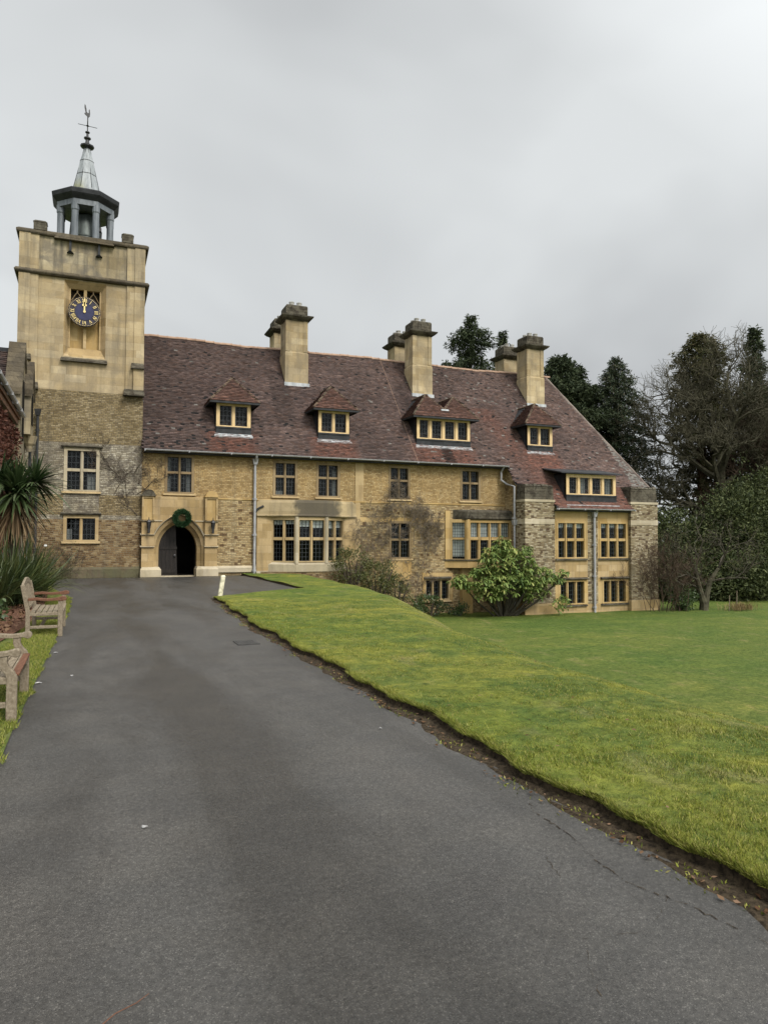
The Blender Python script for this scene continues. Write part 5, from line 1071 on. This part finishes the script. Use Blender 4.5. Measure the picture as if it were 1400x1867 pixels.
# small fruit tree on the lower lawn
random.seed(4); ax, ay = 30.2, -3.0; rt = root('fruit_tree', 'small leafless fruit tree with a forked mossy trunk on the lower lawn', 'tree', (ax, ay, -2.1)); mb = MB()
mb.tube([(ax, ay, -2.3), (ax - .02, ay, -1.75), (ax - .32, ay, -.9), (ax - .55, ay, -.1)], [.26, .2, .14, .10], 8); mb.tube([(ax + .05, ay, -2.0), (ax + .22, ay, -1.3), (ax + .45, ay, -.6), (ax + .95, ay - .1, .1)], [.2, .15, .12, .08], 8); mb.build('trunk', M['barkgreen'], rt); lst = []
for (p, d, L) in (((ax - .32, ay, -.9), (-.9, .2, .35), 1.9), ((ax - .55, ay, -.1), (-.5, -.3, .9), 1.7), ((ax - .55, ay, -.1), (.25, .3, 1), 1.8), ((ax + .45, ay, -.6), (.9, -.3, .5), 1.9), ((ax + .95, ay - .1, .1), (.8, .3, .6), 1.8), ((ax + .95, ay - .1, .1), (.2, -.4, 1), 1.7), ((ax - .3, ay, -.7), (-.7, -.5, .7), 1.7), ((ax + .3, ay, -.9), (.3, .8, .6), 1.7)): grow(p, d, L, .06, 4, .6, .03, 3, .16, .68, lst, 4, .006)
branches('branches', lst, M['bark'], rt); P = np.array([p for pts, rs in lst if rs[0] < .03 for p in pts[1:]]); P = P[rng.random(len(P)) < .35]; V, F = leaves(P, .10, .035, None, 1, .2); np_obj('moss', V, F, M['redfol'], rt)

# ---- evergreen masses
def shrub(name, label, c, r, nc, per, cr, L, w, mat, z0, group=None, cat_='shrub', droop=.15, shell=.5, stems=6, jit=.8, sm='twig', flat=.8):
    rt = root(name, label, cat_, (c[0], c[1], z0), group); P, D = clumps(c, r, nc, per, cr, shell, z0, flat); V, F = leaves(P, L, w, D * .7, jit, droop); np_obj('foliage', V, F, M[mat], rt); mb = MB()
    for k in range(stems):
        a = 2.4 * k; b = (c[0] + .25 * r[0] * math.cos(a), c[1] + .25 * r[1] * math.sin(a), z0 - .1); e = (c[0] + .75 * r[0] * math.cos(a), c[1] + .75 * r[1] * math.sin(a), c[2] + r[2] * .4); mb.tube([b, tuple((np.array(b) + e) / 2 + [0, 0, .15]), e], [.05, .035, .015], 5)
    mb.build('stems', M[sm], rt); return rt
GR = 'rhododendrons at the edge of the lower lawn'
for (lb, c, r, n) in (('dark rhododendron next to the right-hand stone pier', (33.2, 7.5, .0), (2.7, 2.2, 2.9), 260), ('rounded rhododendron directly behind the small fruit tree', (36.4, 5.5, .2), (3.3, 2.4, 3.3), 330), ('tall rhododendron rising to the right of the fruit tree', (40.5, 4.0, .9), (3.6, 2.6, 4.2), 420), ('largest rhododendron, cut by the right edge of the picture', (44.6, 4.5, 1.7), (4.0, 3.0, 5.0), 520), ('low dark rhododendron at the foot of the tallest ones, right of the bare stakes', (38.6, 1.6, -1.0), (3.6, 1.6, 1.7), 260), ('low dark rhododendron bank behind the fruit tree trunk', (34.4, 2.9, -1.0), (2.6, 1.4, 1.6), 200)):
    shrub('rhododendron', lb, c, r, int(n * 1.7), 30, .36, .25, .10, 'rhodo', -2.15, GR)
tag(shrub('laurel_hedge', 'distant dark evergreen hedge seen in the gap beside the right-hand pier', (44, 22, 0), (9, 2, 3.2), 420, 22, .5, .34, .14, 'rhodo', -2.2, None, 'hedge'), None)
P = np.concatenate([np.stack([rng.normal(x, 3.2, 420), rng.normal(y, 2.5, 420), -2.3 + h * rng.random(420) ** .8], 1) for x, y, h in zip(np.linspace(38, 190, 34), 78 - np.linspace(0, 50, 34) + rng.normal(0, 5, 34), rng.uniform(6, 10, 34))])
V, F = leaves(P, 1.1, .45); tag(np_obj('woodland', V, F, M['cypress']), 'far-off brown winter woodland closing the view beyond the gardens', 'woodland', kind='stuff')
# ---- shrubs along the house front
GS = 'straggly evergreens along the house front'
shrub('evergreen_shrub', 'tallest straggly evergreen shrub under the right end of the mullioned bay', (10.95, -1.25, .3), (.95, .75, .95), 90, 24, .13, .11, .045, 'shrub', -.35, GS, stems=9)
shrub('evergreen_shrub', 'middle straggly evergreen shrub on the bank below the wisteria', (12.2, -1.2, -.15), (1.0, .8, .9), 90, 24, .13, .11, .045, 'shrub', -1.1, GS, stems=9)
shrub('evergreen_shrub', 'lowest straggly evergreen shrub beside the narrow basement window', (13.15, -1.2, -.75), (.8, .7, .8), 70, 24, .13, .11, .045, 'shrub', -1.75, GS, stems=8)
shrub('low_shrub', 'low dark bush below the three-light basement window', (15.0, -.9, -1.55), (.95, .6, .5), 60, 22, .12, .12, .06, 'bush', -1.98, None, stems=4)
shrub('low_shrub', 'tiny sprawling bush at the wall foot left of the broad-leaved shrub', (16.5, -1.0, -1.8), (.55, .4, .25), 26, 18, .1, .12, .06, 'bush', -2.0, None, stems=3)
shrub('laurel_bush', 'small glossy green bush at the foot of the right-hand pier', (29.1, -2.6, -1.45), (.7, .6, .72), 80, 26, .13, .13, .055, 'bush', -2.1, None, stems=5)
# broad-leaved shrub: rosettes of drooping leaves on forked stems
rt = root('broad_leaved_shrub', 'large pale-green broad-leaved shrub hiding the corner of the wing', 'shrub', (18.7, -2.3, -2.05)); random.seed(12); rng = np.random.default_rng(12); tips = []
lob = [((16.9, -2.3, -.3), (1.2, .8, .65), 110), ((18.1, -2.3, .5), (.95, .9, 1.05), 120), ((19.0, -2.4, .3), (1.0, .9, .95), 120), ((19.9, -2.6, -.1), (1.0, .8, .6), 90), ((18.5, -2.8, -.45), (1.5, .7, .6), 150), ((17.4, -2.6, -.95), (.7, .5, .35), 34), ((19.7, -2.8, -.95), (.7, .5, .35), 34), ((18.35, -2.1, 1.25), (.45, .5, .55), 34), ((17.6, -2.2, .9), (.4, .4, .4), 20), ((19.4, -2.3, 1.0), (.45, .4, .45), 24), ((20.7, -2.8, -.25), (.6, .45, .3), 30), ((16.0, -2.2, -.35), (.5, .4, .3), 26), ((21.2, -2.9, .0), (.3, .3, .2), 10)]
for c, r, n in lob:
    d = unit(rng.normal(0, 1, (n, 3))); d[:, 2] = d[:, 2] * .9; tips.append(np.array(c) + d * np.array(r) * rng.uniform(.65, 1.05, (n, 1)))
tips = np.concatenate(tips); nl = 9; O = np.repeat(tips, nl, 0); a = rng.random(len(O)) * 6.283; D = np.stack([np.cos(a), np.sin(a), rng.normal(.05, .35, len(O))], 1)
V, F = strips(O + D * .03, D, rng.uniform(.12, .26, len(O)), rng.uniform(.05, .085, len(O)), rng.uniform(.25, .8, len(O)), 3); np_obj('foliage', V, F, M['fig'], rt)
mb = MB()
for k in range(0, len(tips), 17):
    t = tips[k]; b = np.array([18.4 + (t[0] - 18.4) * .18, -2.15, -2.15]); m = (b + t) / 2 + [0, 0, -.15]; mb.tube([tuple(b), tuple(m), tuple(t)], [.05, .035, .015], 5)
mb.build('stems', M['bark'], rt)
P, D = clumps((21.0, -2.9, -1.45), (.35, .3, .3), 12, 10, .12, .3, -2.1); V, F = leaves(P, .2, .09, D, .8, .3); sp2 = root('shrub_sucker', 'small leafy sucker shoot standing before the pier plinth', 'plant', (21.0, -2.9, -2.1)); np_obj('foliage', V, F, M['fig'], sp2); mb = MB(); mb.tube([(21.0, -2.9, -2.15), (21.0, -2.9, -1.4)], .02, 5); mb.build('stem', M['bark'], sp2)
# brown twiggy shrub by the right pier
def twiggy(name, label, cat_, bases, L, r, depth, seed, mat, up=.3, spread=.5, kids=4, d0=.35, zl=None, rmin=.006, flat=None, dirs=None, shrink=.66):
    random.seed(seed); rt = root(name, label, cat_, bases[0]); lst = []
    for b in bases:
        d = dirs(b) if dirs else (random.gauss(0, d0), random.gauss(0, d0 * .6), 1); grow(b, d, L * random.uniform(.7, 1.2), r, depth, spread, up, kids, .16, shrink, lst, 4, rmin)
    if flat: lst = [([(x, flat[0] + max(-flat[1], min(flat[2], (y - flat[0]) * .4)), z) for x, y, z in p], q) for p, q in lst]
    branches('stems', lst, M[mat], rt, 4); return rt
twiggy('bare_shrub', 'tall tangle of bare brown stems against the right-hand pier', 'shrub', [(26.8 + .11 * i, -2.45 - .2 * (i % 4), -2.15) for i in range(22)], 1.7, .02, 4, 3, 'twigpurple', .14, .5, 3, .32)
twiggy('vine', 'mass of bare grey wisteria stems round the narrow ground-floor window', 'climber', [(12.75, -.2, -.9), (13.1, -.15, -.9), (14.7, -.2, -1.6), (14.6, -.15, -1.2), (12.5, -.15, -.2), (14.9, -.15, .2), (15.2, -.15, .6), (12.6, -.15, .8), (13.0, -.15, 1.6), (14.5, -.15, 1.5), (15.3, -.2, 1.1), (14.3, -.3, 2.2), (14.7, -.3, 2.3), (13.2, -.2, 1.9), (15.0, -.3, 1.9), (12.9, -.3, .4), (12.8, -.3, 1.2), (13.4, -.3, 2.3), (14.9, -.3, 1.3), (15.3, -.3, 1.6), (14.0, -.3, 2.5), (14.6, -.3, 2.7)], 1.05, .018, 5, 17, 'twiggrey', .03, .8, 3, .6, rmin=.005, flat=(-.16, .55, .1), shrink=.7)
twiggy('creeper', 'dead creeper stems spread flat on the tower wall beside the porch', 'climber', [(1.75, -.07, 2.6), (1.3, -.07, 3.4), (.8, -.07, 3.45), (1.7, -.07, 3.5), (2.2, -.07, 3.5), (1.0, -.07, 4.2), (.6, -.07, 4.6), (1.6, -.07, 4.4)], 1.0, .018, 3, 9, 'twig', .08, .75, 4, .7, rmin=.006, flat=(-.07, .03, .03))
rs = twiggy('rose_bush', 'straggling brown rose stems with one white bloom at the tower foot', 'plant', [(-1.9 + .16 * i, -.5 - .1 * (i % 2), 0) for i in range(10)], .75, .012, 3, 6, 'twig', .2, .55, 3, .4, rmin=.005)
mb = MB(); mb.lathe(-1.72, -.75, [(.01, 1.27), (.05, 1.29), (.065, 1.33), (.04, 1.37), (.0, 1.36)], 9); mb.build('flower', M['blind'], rs); mb = MB(); mb.tube([(-1.75, -.55, .6), (-1.74, -.7, 1.0), (-1.72, -.75, 1.27)], .008, 4); mb.build('flower_stem', M['twig'], rs)
P = np.stack([rng.uniform(-2.1, -.5, 240), rng.uniform(-.75, -.3, 240), rng.uniform(.3, 1.5, 240)], 1); V, F = leaves(P, .06, .035); np_obj('foliage', V, F, M['shrub'], rs)
# creeper on the brick range
cr_ = root('wall_creeper', 'red-brown creeper covering the brick wall under the white gutter at the left', 'climber', (-2.55, -6, 0)); n = 5200; P = np.stack([rng.uniform(-2.62, -2.4, n), rng.uniform(-13, -3.8, n), rng.uniform(1.2, 5.35, n)], 1); P = P[(npn(P[:, 1], P[:, 2], 1.1) > -.45)]; V, F = leaves(P, .12, .09, np.array([[.6, 0, -.3]]), .8, .3); np_obj('foliage', V, F, M['redleaf'], cr_)
random.seed(8); lst = []
for i in range(12): grow((-2.55, -12 + i * .7, .3), (0, random.gauss(0, .3), 1), 2.2, .02, 3, .6, .2, 3, .15, .66, lst, 4, .007)
branches('stems', [([(-2.57 + .03 * ((x + 2.55) % 1 > .5), min(-3.8, y), min(z, 5.5)) for x, y, z in p], q) for p, q in lst], M['twigpurple'], cr_)

# ---- cabbage palm and flax beside the benches
rng = np.random.default_rng(44); px, py = -1.75, -12.6; rt = root('cabbage_palm', 'tall cabbage palm with a shaggy skirt of dead leaves beside the wall at the left', 'palm', (px, py, 0)); mb = MB()
mb.tube([(px, py, -.05), (px + .03, py, 1.2), (px, py, 2.7)], [.16, .13, .12], 9); mb.build('trunk', M['bark'], rt); parts, dead = [], []
for (cx_, cy_, cz_, n, Lm) in ((px + .02, py, 2.72, 300, 1.05), (px - .35, py + .25, 2.95, 170, .9), (px + .42, py + .1, 2.98, 160, .85)):
    a = rng.random(n) * 6.283; el = rng.uniform(-.55, 1.45, n); D = np.stack([np.cos(a) * np.cos(el), np.sin(a) * np.cos(el), np.sin(el)], 1); O = np.array([cx_, cy_, cz_]) + D * .06
    parts.append(strips(O, D, Lm * rng.uniform(.7, 1.1, n), rng.uniform(.045, .07, n), rng.uniform(.08, .45, n)))
n = 170; a = rng.random(n) * 6.283; el = rng.uniform(-1.5, -.35, n); D = np.stack([np.cos(a) * np.cos(el), np.sin(a) * np.cos(el), np.sin(el)], 1); O = np.array([px, py, 2.55]) + np.stack([np.cos(a) * .12, np.sin(a) * .12, rng.uniform(-.35, .1, n)], 1); dead.append(strips(O, D, rng.uniform(.45, .85, n), rng.uniform(.03, .05, n), rng.uniform(.2, .6, n)))
V, F = cat(parts); np_obj('crown', V, F, M['strap'], rt); V, F = cat(dead); np_obj('dead_leaves', V, F, M['deadstrap'], rt)
fx, fy = -1.72, -13.9; rt = root('flax_clump', 'low arching clump of green flax-like leaves behind the far bench', 'plant', (fx, fy, .05)); parts = []
for (cx_, cy_, n) in ((fx, fy, 420), (fx + .35, fy + 1.0, 330), (fx - .2, fy - .9, 260), (fx + .15, fy + 2.2, 260)):
    a = rng.random(n) * 6.283; el = rng.uniform(.6, 1.5, n); D = np.stack([np.cos(a) * np.cos(el), np.sin(a) * np.cos(el), np.sin(el)], 1); O = np.array([cx_, cy_, .1]) + rng.normal(0, .1, (n, 3)) * [1, 1, .3]; parts.append(strips(O, D, rng.uniform(1.2, 2.1, n), rng.uniform(.02, .04, n), rng.uniform(.05, .6, n)))
V, F = cat(parts); np_obj('leaves', V, F, M['strapgrey'], rt)
shrub('bedding_plant', 'small pale-green leafy plant in the mulch left of the far bench', (-1.75, -16.9, .32), (.28, .28, .22), 22, 14, .07, .12, .07, 'bush', .06, None, 'plant', stems=3)

# ---------------------------------------------------------------- benches
def bench(label, xf, ya, yb, scroll, arm_m):
    rt = root('garden_bench', label, 'bench', (xf - .27, (ya + yb) / 2, 0), 'wooden benches along the verge'); t = .075; xb = xf - .56
    def B(mb, name, mat, bev=.008): return mb.build(name, M[mat], rt, bevel=bev)
    for y in (ya, yb):
        s = 1 if y == ya else -1; y0, y1 = (y, y + t) if s > 0 else (y - t, y)
        if scroll:
            pts = [(0, .0), (0, .40), (-.025, .455), (-.065, .50), (-.085, .545), (-.075, .60), (-.15, .60), (-.155, .54), (-.135, .49), (-.095, .44), (-.085, .40), (-.085, 0)]
            mb = MB(); mb.prism([(xf + x, z) for x, z in pts], y0, y1); B(mb, 'leg', 'teak', .006)
            pts = [(-.52, .60), (-.52, .645), (-.30, .645), (-.16, .632), (-.08, .64), (-.03, .655)] + [(-.012 + .036 * math.cos(a), .62 + .036 * math.sin(a)) for a in np.linspace(1.4, -2.2, 10)] + [(-.06, .60), (-.15, .592), (-.3, .60)]
            mb = MB(); mb.prism([(xf + x, z) for x, z in pts], y0 - .01, y1 + .01); B(mb, 'arm', 'teak', .006)
        else:
            mb = MB(); mb.box(xf - t, xf, y0, y1, 0, .60); B(mb, 'leg', 'teak')
            pts = [(-.53, .60), (-.53, .645), (-.40, .655), (-.25, .635), (-.10, .645), (.0, .67), (.045, .655), (.06, .63), (.045, .60), (-.02, .592), (-.10, .60), (-.25, .592), (-.4, .61)]
            mb = MB(); mb.prism([(xf + x, z) for x, z in pts], y0 - .01, y1 + .01); B(mb, 'arm', arm_m, .006)
        mb = MB(); mb.prism([(xb, 0), (xb - .0, .42), (xb - .085, .86), (xb - .02, .87), (xb + .065, .44), (xb + .07, 0)], y0, y1); B(mb, 'leg', 'teak')
        mb = MB(); mb.box(xb + .05, xf - .07, y0 + .015, y1 - .015, .14, .19); B(mb, 'side_rail', 'teak')
        mb = MB(); mb.prism([(xb + .05, .35), (xf - .06, .35), (xf - .06, .41), (xb + .2, .395), (xb + .05, .405)], y0 + .01, y1 - .01); B(mb, 'seat_rail', 'teak')
    mb = MB(); n = 6; w = .50 / n
    for i in range(n):
        x = xf - .0 - (i + 1) * w - .0; dz = -.02 * math.sin(math.pi * (i + .5) / n); mb.box(x + .006, x + w - .006, ya - .0 + t * .3, yb - t * .3, .405 + dz, .428 + dz)
    B(mb, 'seat', 'teak', .005)
    mb = MB(); mb.box(xf - .055, xf + .012, ya + t, yb - t, .408, .432); B(mb, 'front_slat', 'teakred' if scroll else 'teak', .006)
    mb = MB(); k = 10; L = yb - ya - 2 * t; pts = [(ya + t + L * i / k, .405) for i in range(k + 1)] + [(ya + t + L * i / k, .315 + .045 * math.sin(math.pi * i / k) ** .6) for i in range(k, -1, -1)]
    mb.prism_x(pts, xf - .05, xf - .015); B(mb, 'apron', 'teak', .004)
    mb = MB(); k = 16; arc = [(ya + .01 + (yb - ya - .02) * i / k, .86 + .10 * math.sin(math.pi * i / k)) for i in range(k + 1)]; pts = arc + [(y, z - .085) for y, z in reversed(arc)]
    mb.prism_x(pts, xb - .075, xb - .035); B(mb, 'top_rail', 'teak', .006)
    mb = MB(); ns = 13
    for i in range(ns):
        y = ya + t + .03 + (L - .06) * i / (ns - 1); zt = .80 + .10 * math.sin(math.pi * (y - ya) / (yb - ya)); mb.hexa([(xb + .0, y - .024, .46), (xb + .02, y - .024, .46), (xb + .02, y + .024, .46), (xb + .0, y + .024, .46)], [(xb - .066, y - .024, zt), (xb - .044, y - .024, zt), (xb - .044, y + .024, zt), (xb - .066, y + .024, zt)])
    mb.box(xb - .01, xb + .03, ya + t, yb - t, .44, .49); B(mb, 'back_slats', 'teak', .004)
    mb = MB(); mb.box(xb + .2, xb + .25, ya + t * .5, yb - t * .5, .14, .185); B(mb, 'stretcher', 'teak')
    return rt
bench('nearer weathered bench with scrolled arms, cut by the left edge of the picture', -.60, -24.78, -23.42, True, 'teak')
bench('farther weathered bench with reddish arms and arched back, by the flax clump', -.44, -18.80, -17.30, False, 'teakred')

# ---------------------------------------------------------------- small things
rt = root('marker_post', 'short leaning post in flaking cream paint at the lawn corner', 'post', (3.2, -12.27, 0)); mb = MB()
mb.hexa([(3.14, -12.33, -.05), (3.26, -12.33, -.05), (3.26, -12.21, -.05), (3.14, -12.21, -.05)], [(3.235, -12.33, .60), (3.355, -12.33, .60), (3.355, -12.21, .60), (3.235, -12.21, .60)]); mb.build('post', M['postpaint'], rt, bevel=.012); mb = MB(); mb.hexa([(3.225, -12.34, .597), (3.365, -12.34, .597), (3.365, -12.2, .597), (3.225, -12.2, .597)], [(3.25, -12.3, .64), (3.34, -12.3, .64), (3.34, -12.24, .64), (3.25, -12.24, .64)]); mb.build('cap', M['postpaint'], rt, bevel=.008)
rng = np.random.default_rng(9)
wr = root('wreath', 'round green fir wreath hanging over the arched doorway', 'wreath', (3.52, -.44, 2.5)); n = 4200; a = rng.random(n) * 6.283; b = rng.random(n) * 6.283; rr = .085 * np.sqrt(rng.random(n)); Rm = .285
P = np.stack([3.52 + (Rm + rr * np.cos(b)) * np.cos(a), -.44 + rr * np.sin(b), 2.5 + (Rm + rr * np.cos(b)) * np.sin(a)], 1); D = np.stack([np.cos(a) * np.cos(b) - .6 * np.sin(a), np.sin(b) - .2, np.sin(a) * np.cos(b) + .6 * np.cos(a)], 1); V, F = leaves(P, .085, .022, D, .6); np_obj('foliage', V, F, M['wreath'], wr)
mb = MB(); mb.tube([(3.52 + Rm * math.cos(t), -.44, 2.5 + Rm * math.sin(t)) for t in np.linspace(0, 6.283, 33)], .05, 8); mb.build('ring', M['wreath'], wr); mb = MB(); mb.tube([(3.52, -.42, 2.8), (3.52, -.3, 2.95)], .008, 5); mb.build('hook', M['iron'], wr)
rt = root('drain_cover', 'small rectangular iron drain cover set flush in the drive', 'drain cover', (2.27, -20.63, 0)); mb = MB(); mb.box(2.10, 2.44, -20.86, -20.40, .001, .012)
for i in range(6): mb.box(2.13 + i * .05, 2.155 + i * .05, -20.82, -20.44, .012, .018)
mb.build('cover', M['drain'], rt)
GSK = 'bare stakes on the lower lawn'
for x, y, h, lb in ((31.35, -3.6, .78, 'shorter bare stake beside the clump of dry grass'), (32.0, -3.5, 1.0, 'taller pale stake standing in the clump of dry grass')):
    rt = root('stake', lb, 'stake', (x, y, -2.1), GSK); mb = MB(); mb.tube([(x, y, -2.2), (x + .03, y, -2.1 + h)], [.028, .02], 6); mb.build('pole', M['teak'], rt)
dg = root('dry_grass_clump', 'clump of straw-coloured dry grass round the bare stakes', 'grass clump', (32.1, -3.6, -2.1)); n = 380; O = np.stack([rng.normal(32.15, .42, n), rng.normal(-3.6, .25, n), np.full(n, -2.1)], 1); D = np.stack([rng.normal(0, .3, n), rng.normal(0, .3, n), np.ones(n)], 1); V, F = strips(O, D, rng.uniform(.25, .62, n), .02, .25, 4); np_obj('blades', V, F, M['hay'], dg)
mb = MB(); mb.tube([(.03, -29.30, .008), (.10, -29.235, .012), (.17, -29.20, .010), (.215, -29.165, .012)], [.0022, .002, .0018, .0012], 5); tag(mb.build('twig', M['litterstem'] if 'litterstem' in M else M['teakred'], None, (.1, -29.2, 0)), 'thin reddish twig lying on the asphalt at the bottom of the picture', 'twig')
PL = [(-.54, -22.93, .035, 'pale scrap of leaf on the asphalt just past the nearer bench'), (.30, -27.59, .016, 'small white fleck of leaf alone in the middle of the near drive'), (-.2, -22.59, .015, 'tiny white petal on the drive by the nearer bench'), (-.46, -20.66, .025, 'pale leaf at the drive edge between the two benches'), (-.55, -20.42, .022, 'pale leaf in the verge grass between the two benches'), (2.33, -26.13, .011, 'small white speck near the right edge of the drive')]
for x, y, s, lb in PL:
    mb = MB(); a = random.random() * 6; k = 7
    mb.loft([[(x + s * (1 if i % 2 else .7) * math.cos(a + i * 6.283 / k) * 1.3, y + s * .6 * math.sin(a + i * 6.283 / k), z + .006 * math.sin(i * 2 + a)) for i in range(k)] for z in (.009, .012)]); tag(mb.build('pale_leaf', M['curtain'], None, (x, y, 0)), lb, 'leaf', 'pale scraps on the drive')
# litter and weeds along the turf edge
def flatleaves(P, s, z=.012):
    n = len(P); a = rng.random(n) * 6.283; k = 6; sc = s * rng.uniform(.6, 1.3, n); ang = a[:, None] + np.arange(k) * 2 * math.pi / k; rad = sc[:, None] * np.where(np.arange(k) % 3 == 0, 1.0, .55); V = np.stack([P[:, :1] + rad * np.cos(ang), P[:, 1:2] + rad * np.sin(ang), P[:, 2:3] + z + sc[:, None] * .35 * rng.normal(0, .5, (n, k))], -1)
    return V.reshape(-1, 3), np.arange(n * k).reshape(n, k)
n = 420; y = rng.uniform(-31, -13, n); x = drive_edge(y) - .14 + rng.normal(0, .045, n); P = np.stack([x, y, np.full(n, .005)], 1); m = 40; y2 = rng.uniform(-29, -20, m); x2 = 3.0 + 2.6 * rng.random(m); P = np.concatenate([P, np.stack([x2, y2, lawn_z(x2, y2) + .03], 1)]); V, F = flatleaves(P, .019); tag(np_obj('fallen_leaves', V, F, M['litter']), 'small brown fallen leaves caught along the turf edge of the drive', 'fallen leaves', kind='stuff')
n = 1300; c = rng.uniform(-30.5, -14, 70); y = c[rng.integers(0, 70, n)] + rng.normal(0, .06, n); x = drive_edge(y) - .13 + rng.normal(0, .05, n); V, F = leaves(np.stack([x, y, np.full(n, .0)], 1), .026, .009, np.array([[0, 0, .7]]), .8); tag(np_obj('edge_weeds', V, F, M['blades']), 'low weeds and moss growing in the earth beside the drive', 'weeds', kind='stuff')
n = 900; y = rng.uniform(-21, -9, n); x = np.interp(y, [-21, -20, -17.5, -14, -8], [-2.6, -1.35, -1.08, -1.0, -1.1]) - rng.random(n) * 1.6; V, F = flatleaves(np.stack([x, y, np.full(n, .13)], 1), .045, .02); V[:, 2] += rng.normal(0, .015, len(V)); tag(np_obj('bed_litter', V, F, M['litter']), 'brown leaf litter covering the planting bed behind the benches', 'fallen leaves', kind='stuff')
# ---- grass blades where one can tell them
def blades(X, Y, Z, h, w, lean):
    n = len(X); a = rng.random(n) * 6.283; d = np.stack([np.cos(a), np.sin(a)], 1) * w[:, None] * .5; l = lean + rng.normal(0, .45, (n, 2)) * h[:, None]
    b = np.stack([X, Y, Z], 1); V = np.stack([b + np.c_[d, np.zeros(n)], b - np.c_[d, np.zeros(n)], b + np.c_[l, h]], 1); return V.reshape(-1, 3), np.arange(3 * n).reshape(n, 3)
parts = []
n = 480000; y = -30.2 + 16 * rng.random(n) ** 1.7; x = drive_edge(y) + (5.4 * rng.random(n) ** 1.25); dist = np.hypot(x, y + 31.9); ok = rng.random(n) < np.clip(5.5 / dist, .12, 1) ** 1.0; x, y, dist = x[ok], y[ok], dist[ok]
z = lawn_z(x, y) + .02 * bumps(x, y, 1.) + .009 * bumps(x, y, 3.3) - .006; hh = rng.uniform(.007, .024, len(x)) * (.85 + .5 * npn(x, y, 2.0)) + .02 * (rng.random(len(x)) < .03); parts.append(blades(x, y, z, hh, .0028 + .0006 * dist, 0))
n = 46000; y = -30.5 + 18 * rng.random(n) ** 1.5; x = drive_edge(y) + np.abs(rng.normal(0, .035, n)) - .012; z = lawn_z(x, y) - .022 * rng.random(n) - .012; hh = rng.uniform(.02, .05, n); parts.append(blades(x, y, z, hh, np.full(n, .006), np.stack([-rng.uniform(.005, .04, n), np.zeros(n)], 1)))
n = 75000; y = rng.uniform(-27, -11, n); e = np.interp(y, [-60, -25, -20, -14, -10.5], [-.62, -.60, -.53, -.46, -.52]) + .03 * np.sin(y * 5) + .02 * np.sin(y * 13); x = e - np.abs(rng.normal(0, .6, n)) * (y < -19.5) - .6 * rng.random(n) * (y >= -19.5); parts.append(blades(x, y, np.full(n, .022), rng.uniform(.015, .05, n), np.full(n, .007), 0))
V, F = cat(parts); tag(np_obj('grass_blades', V, F, M['blades']), 'short mossy grass blades covering the near lawn and verge', 'grass', kind='stuff')
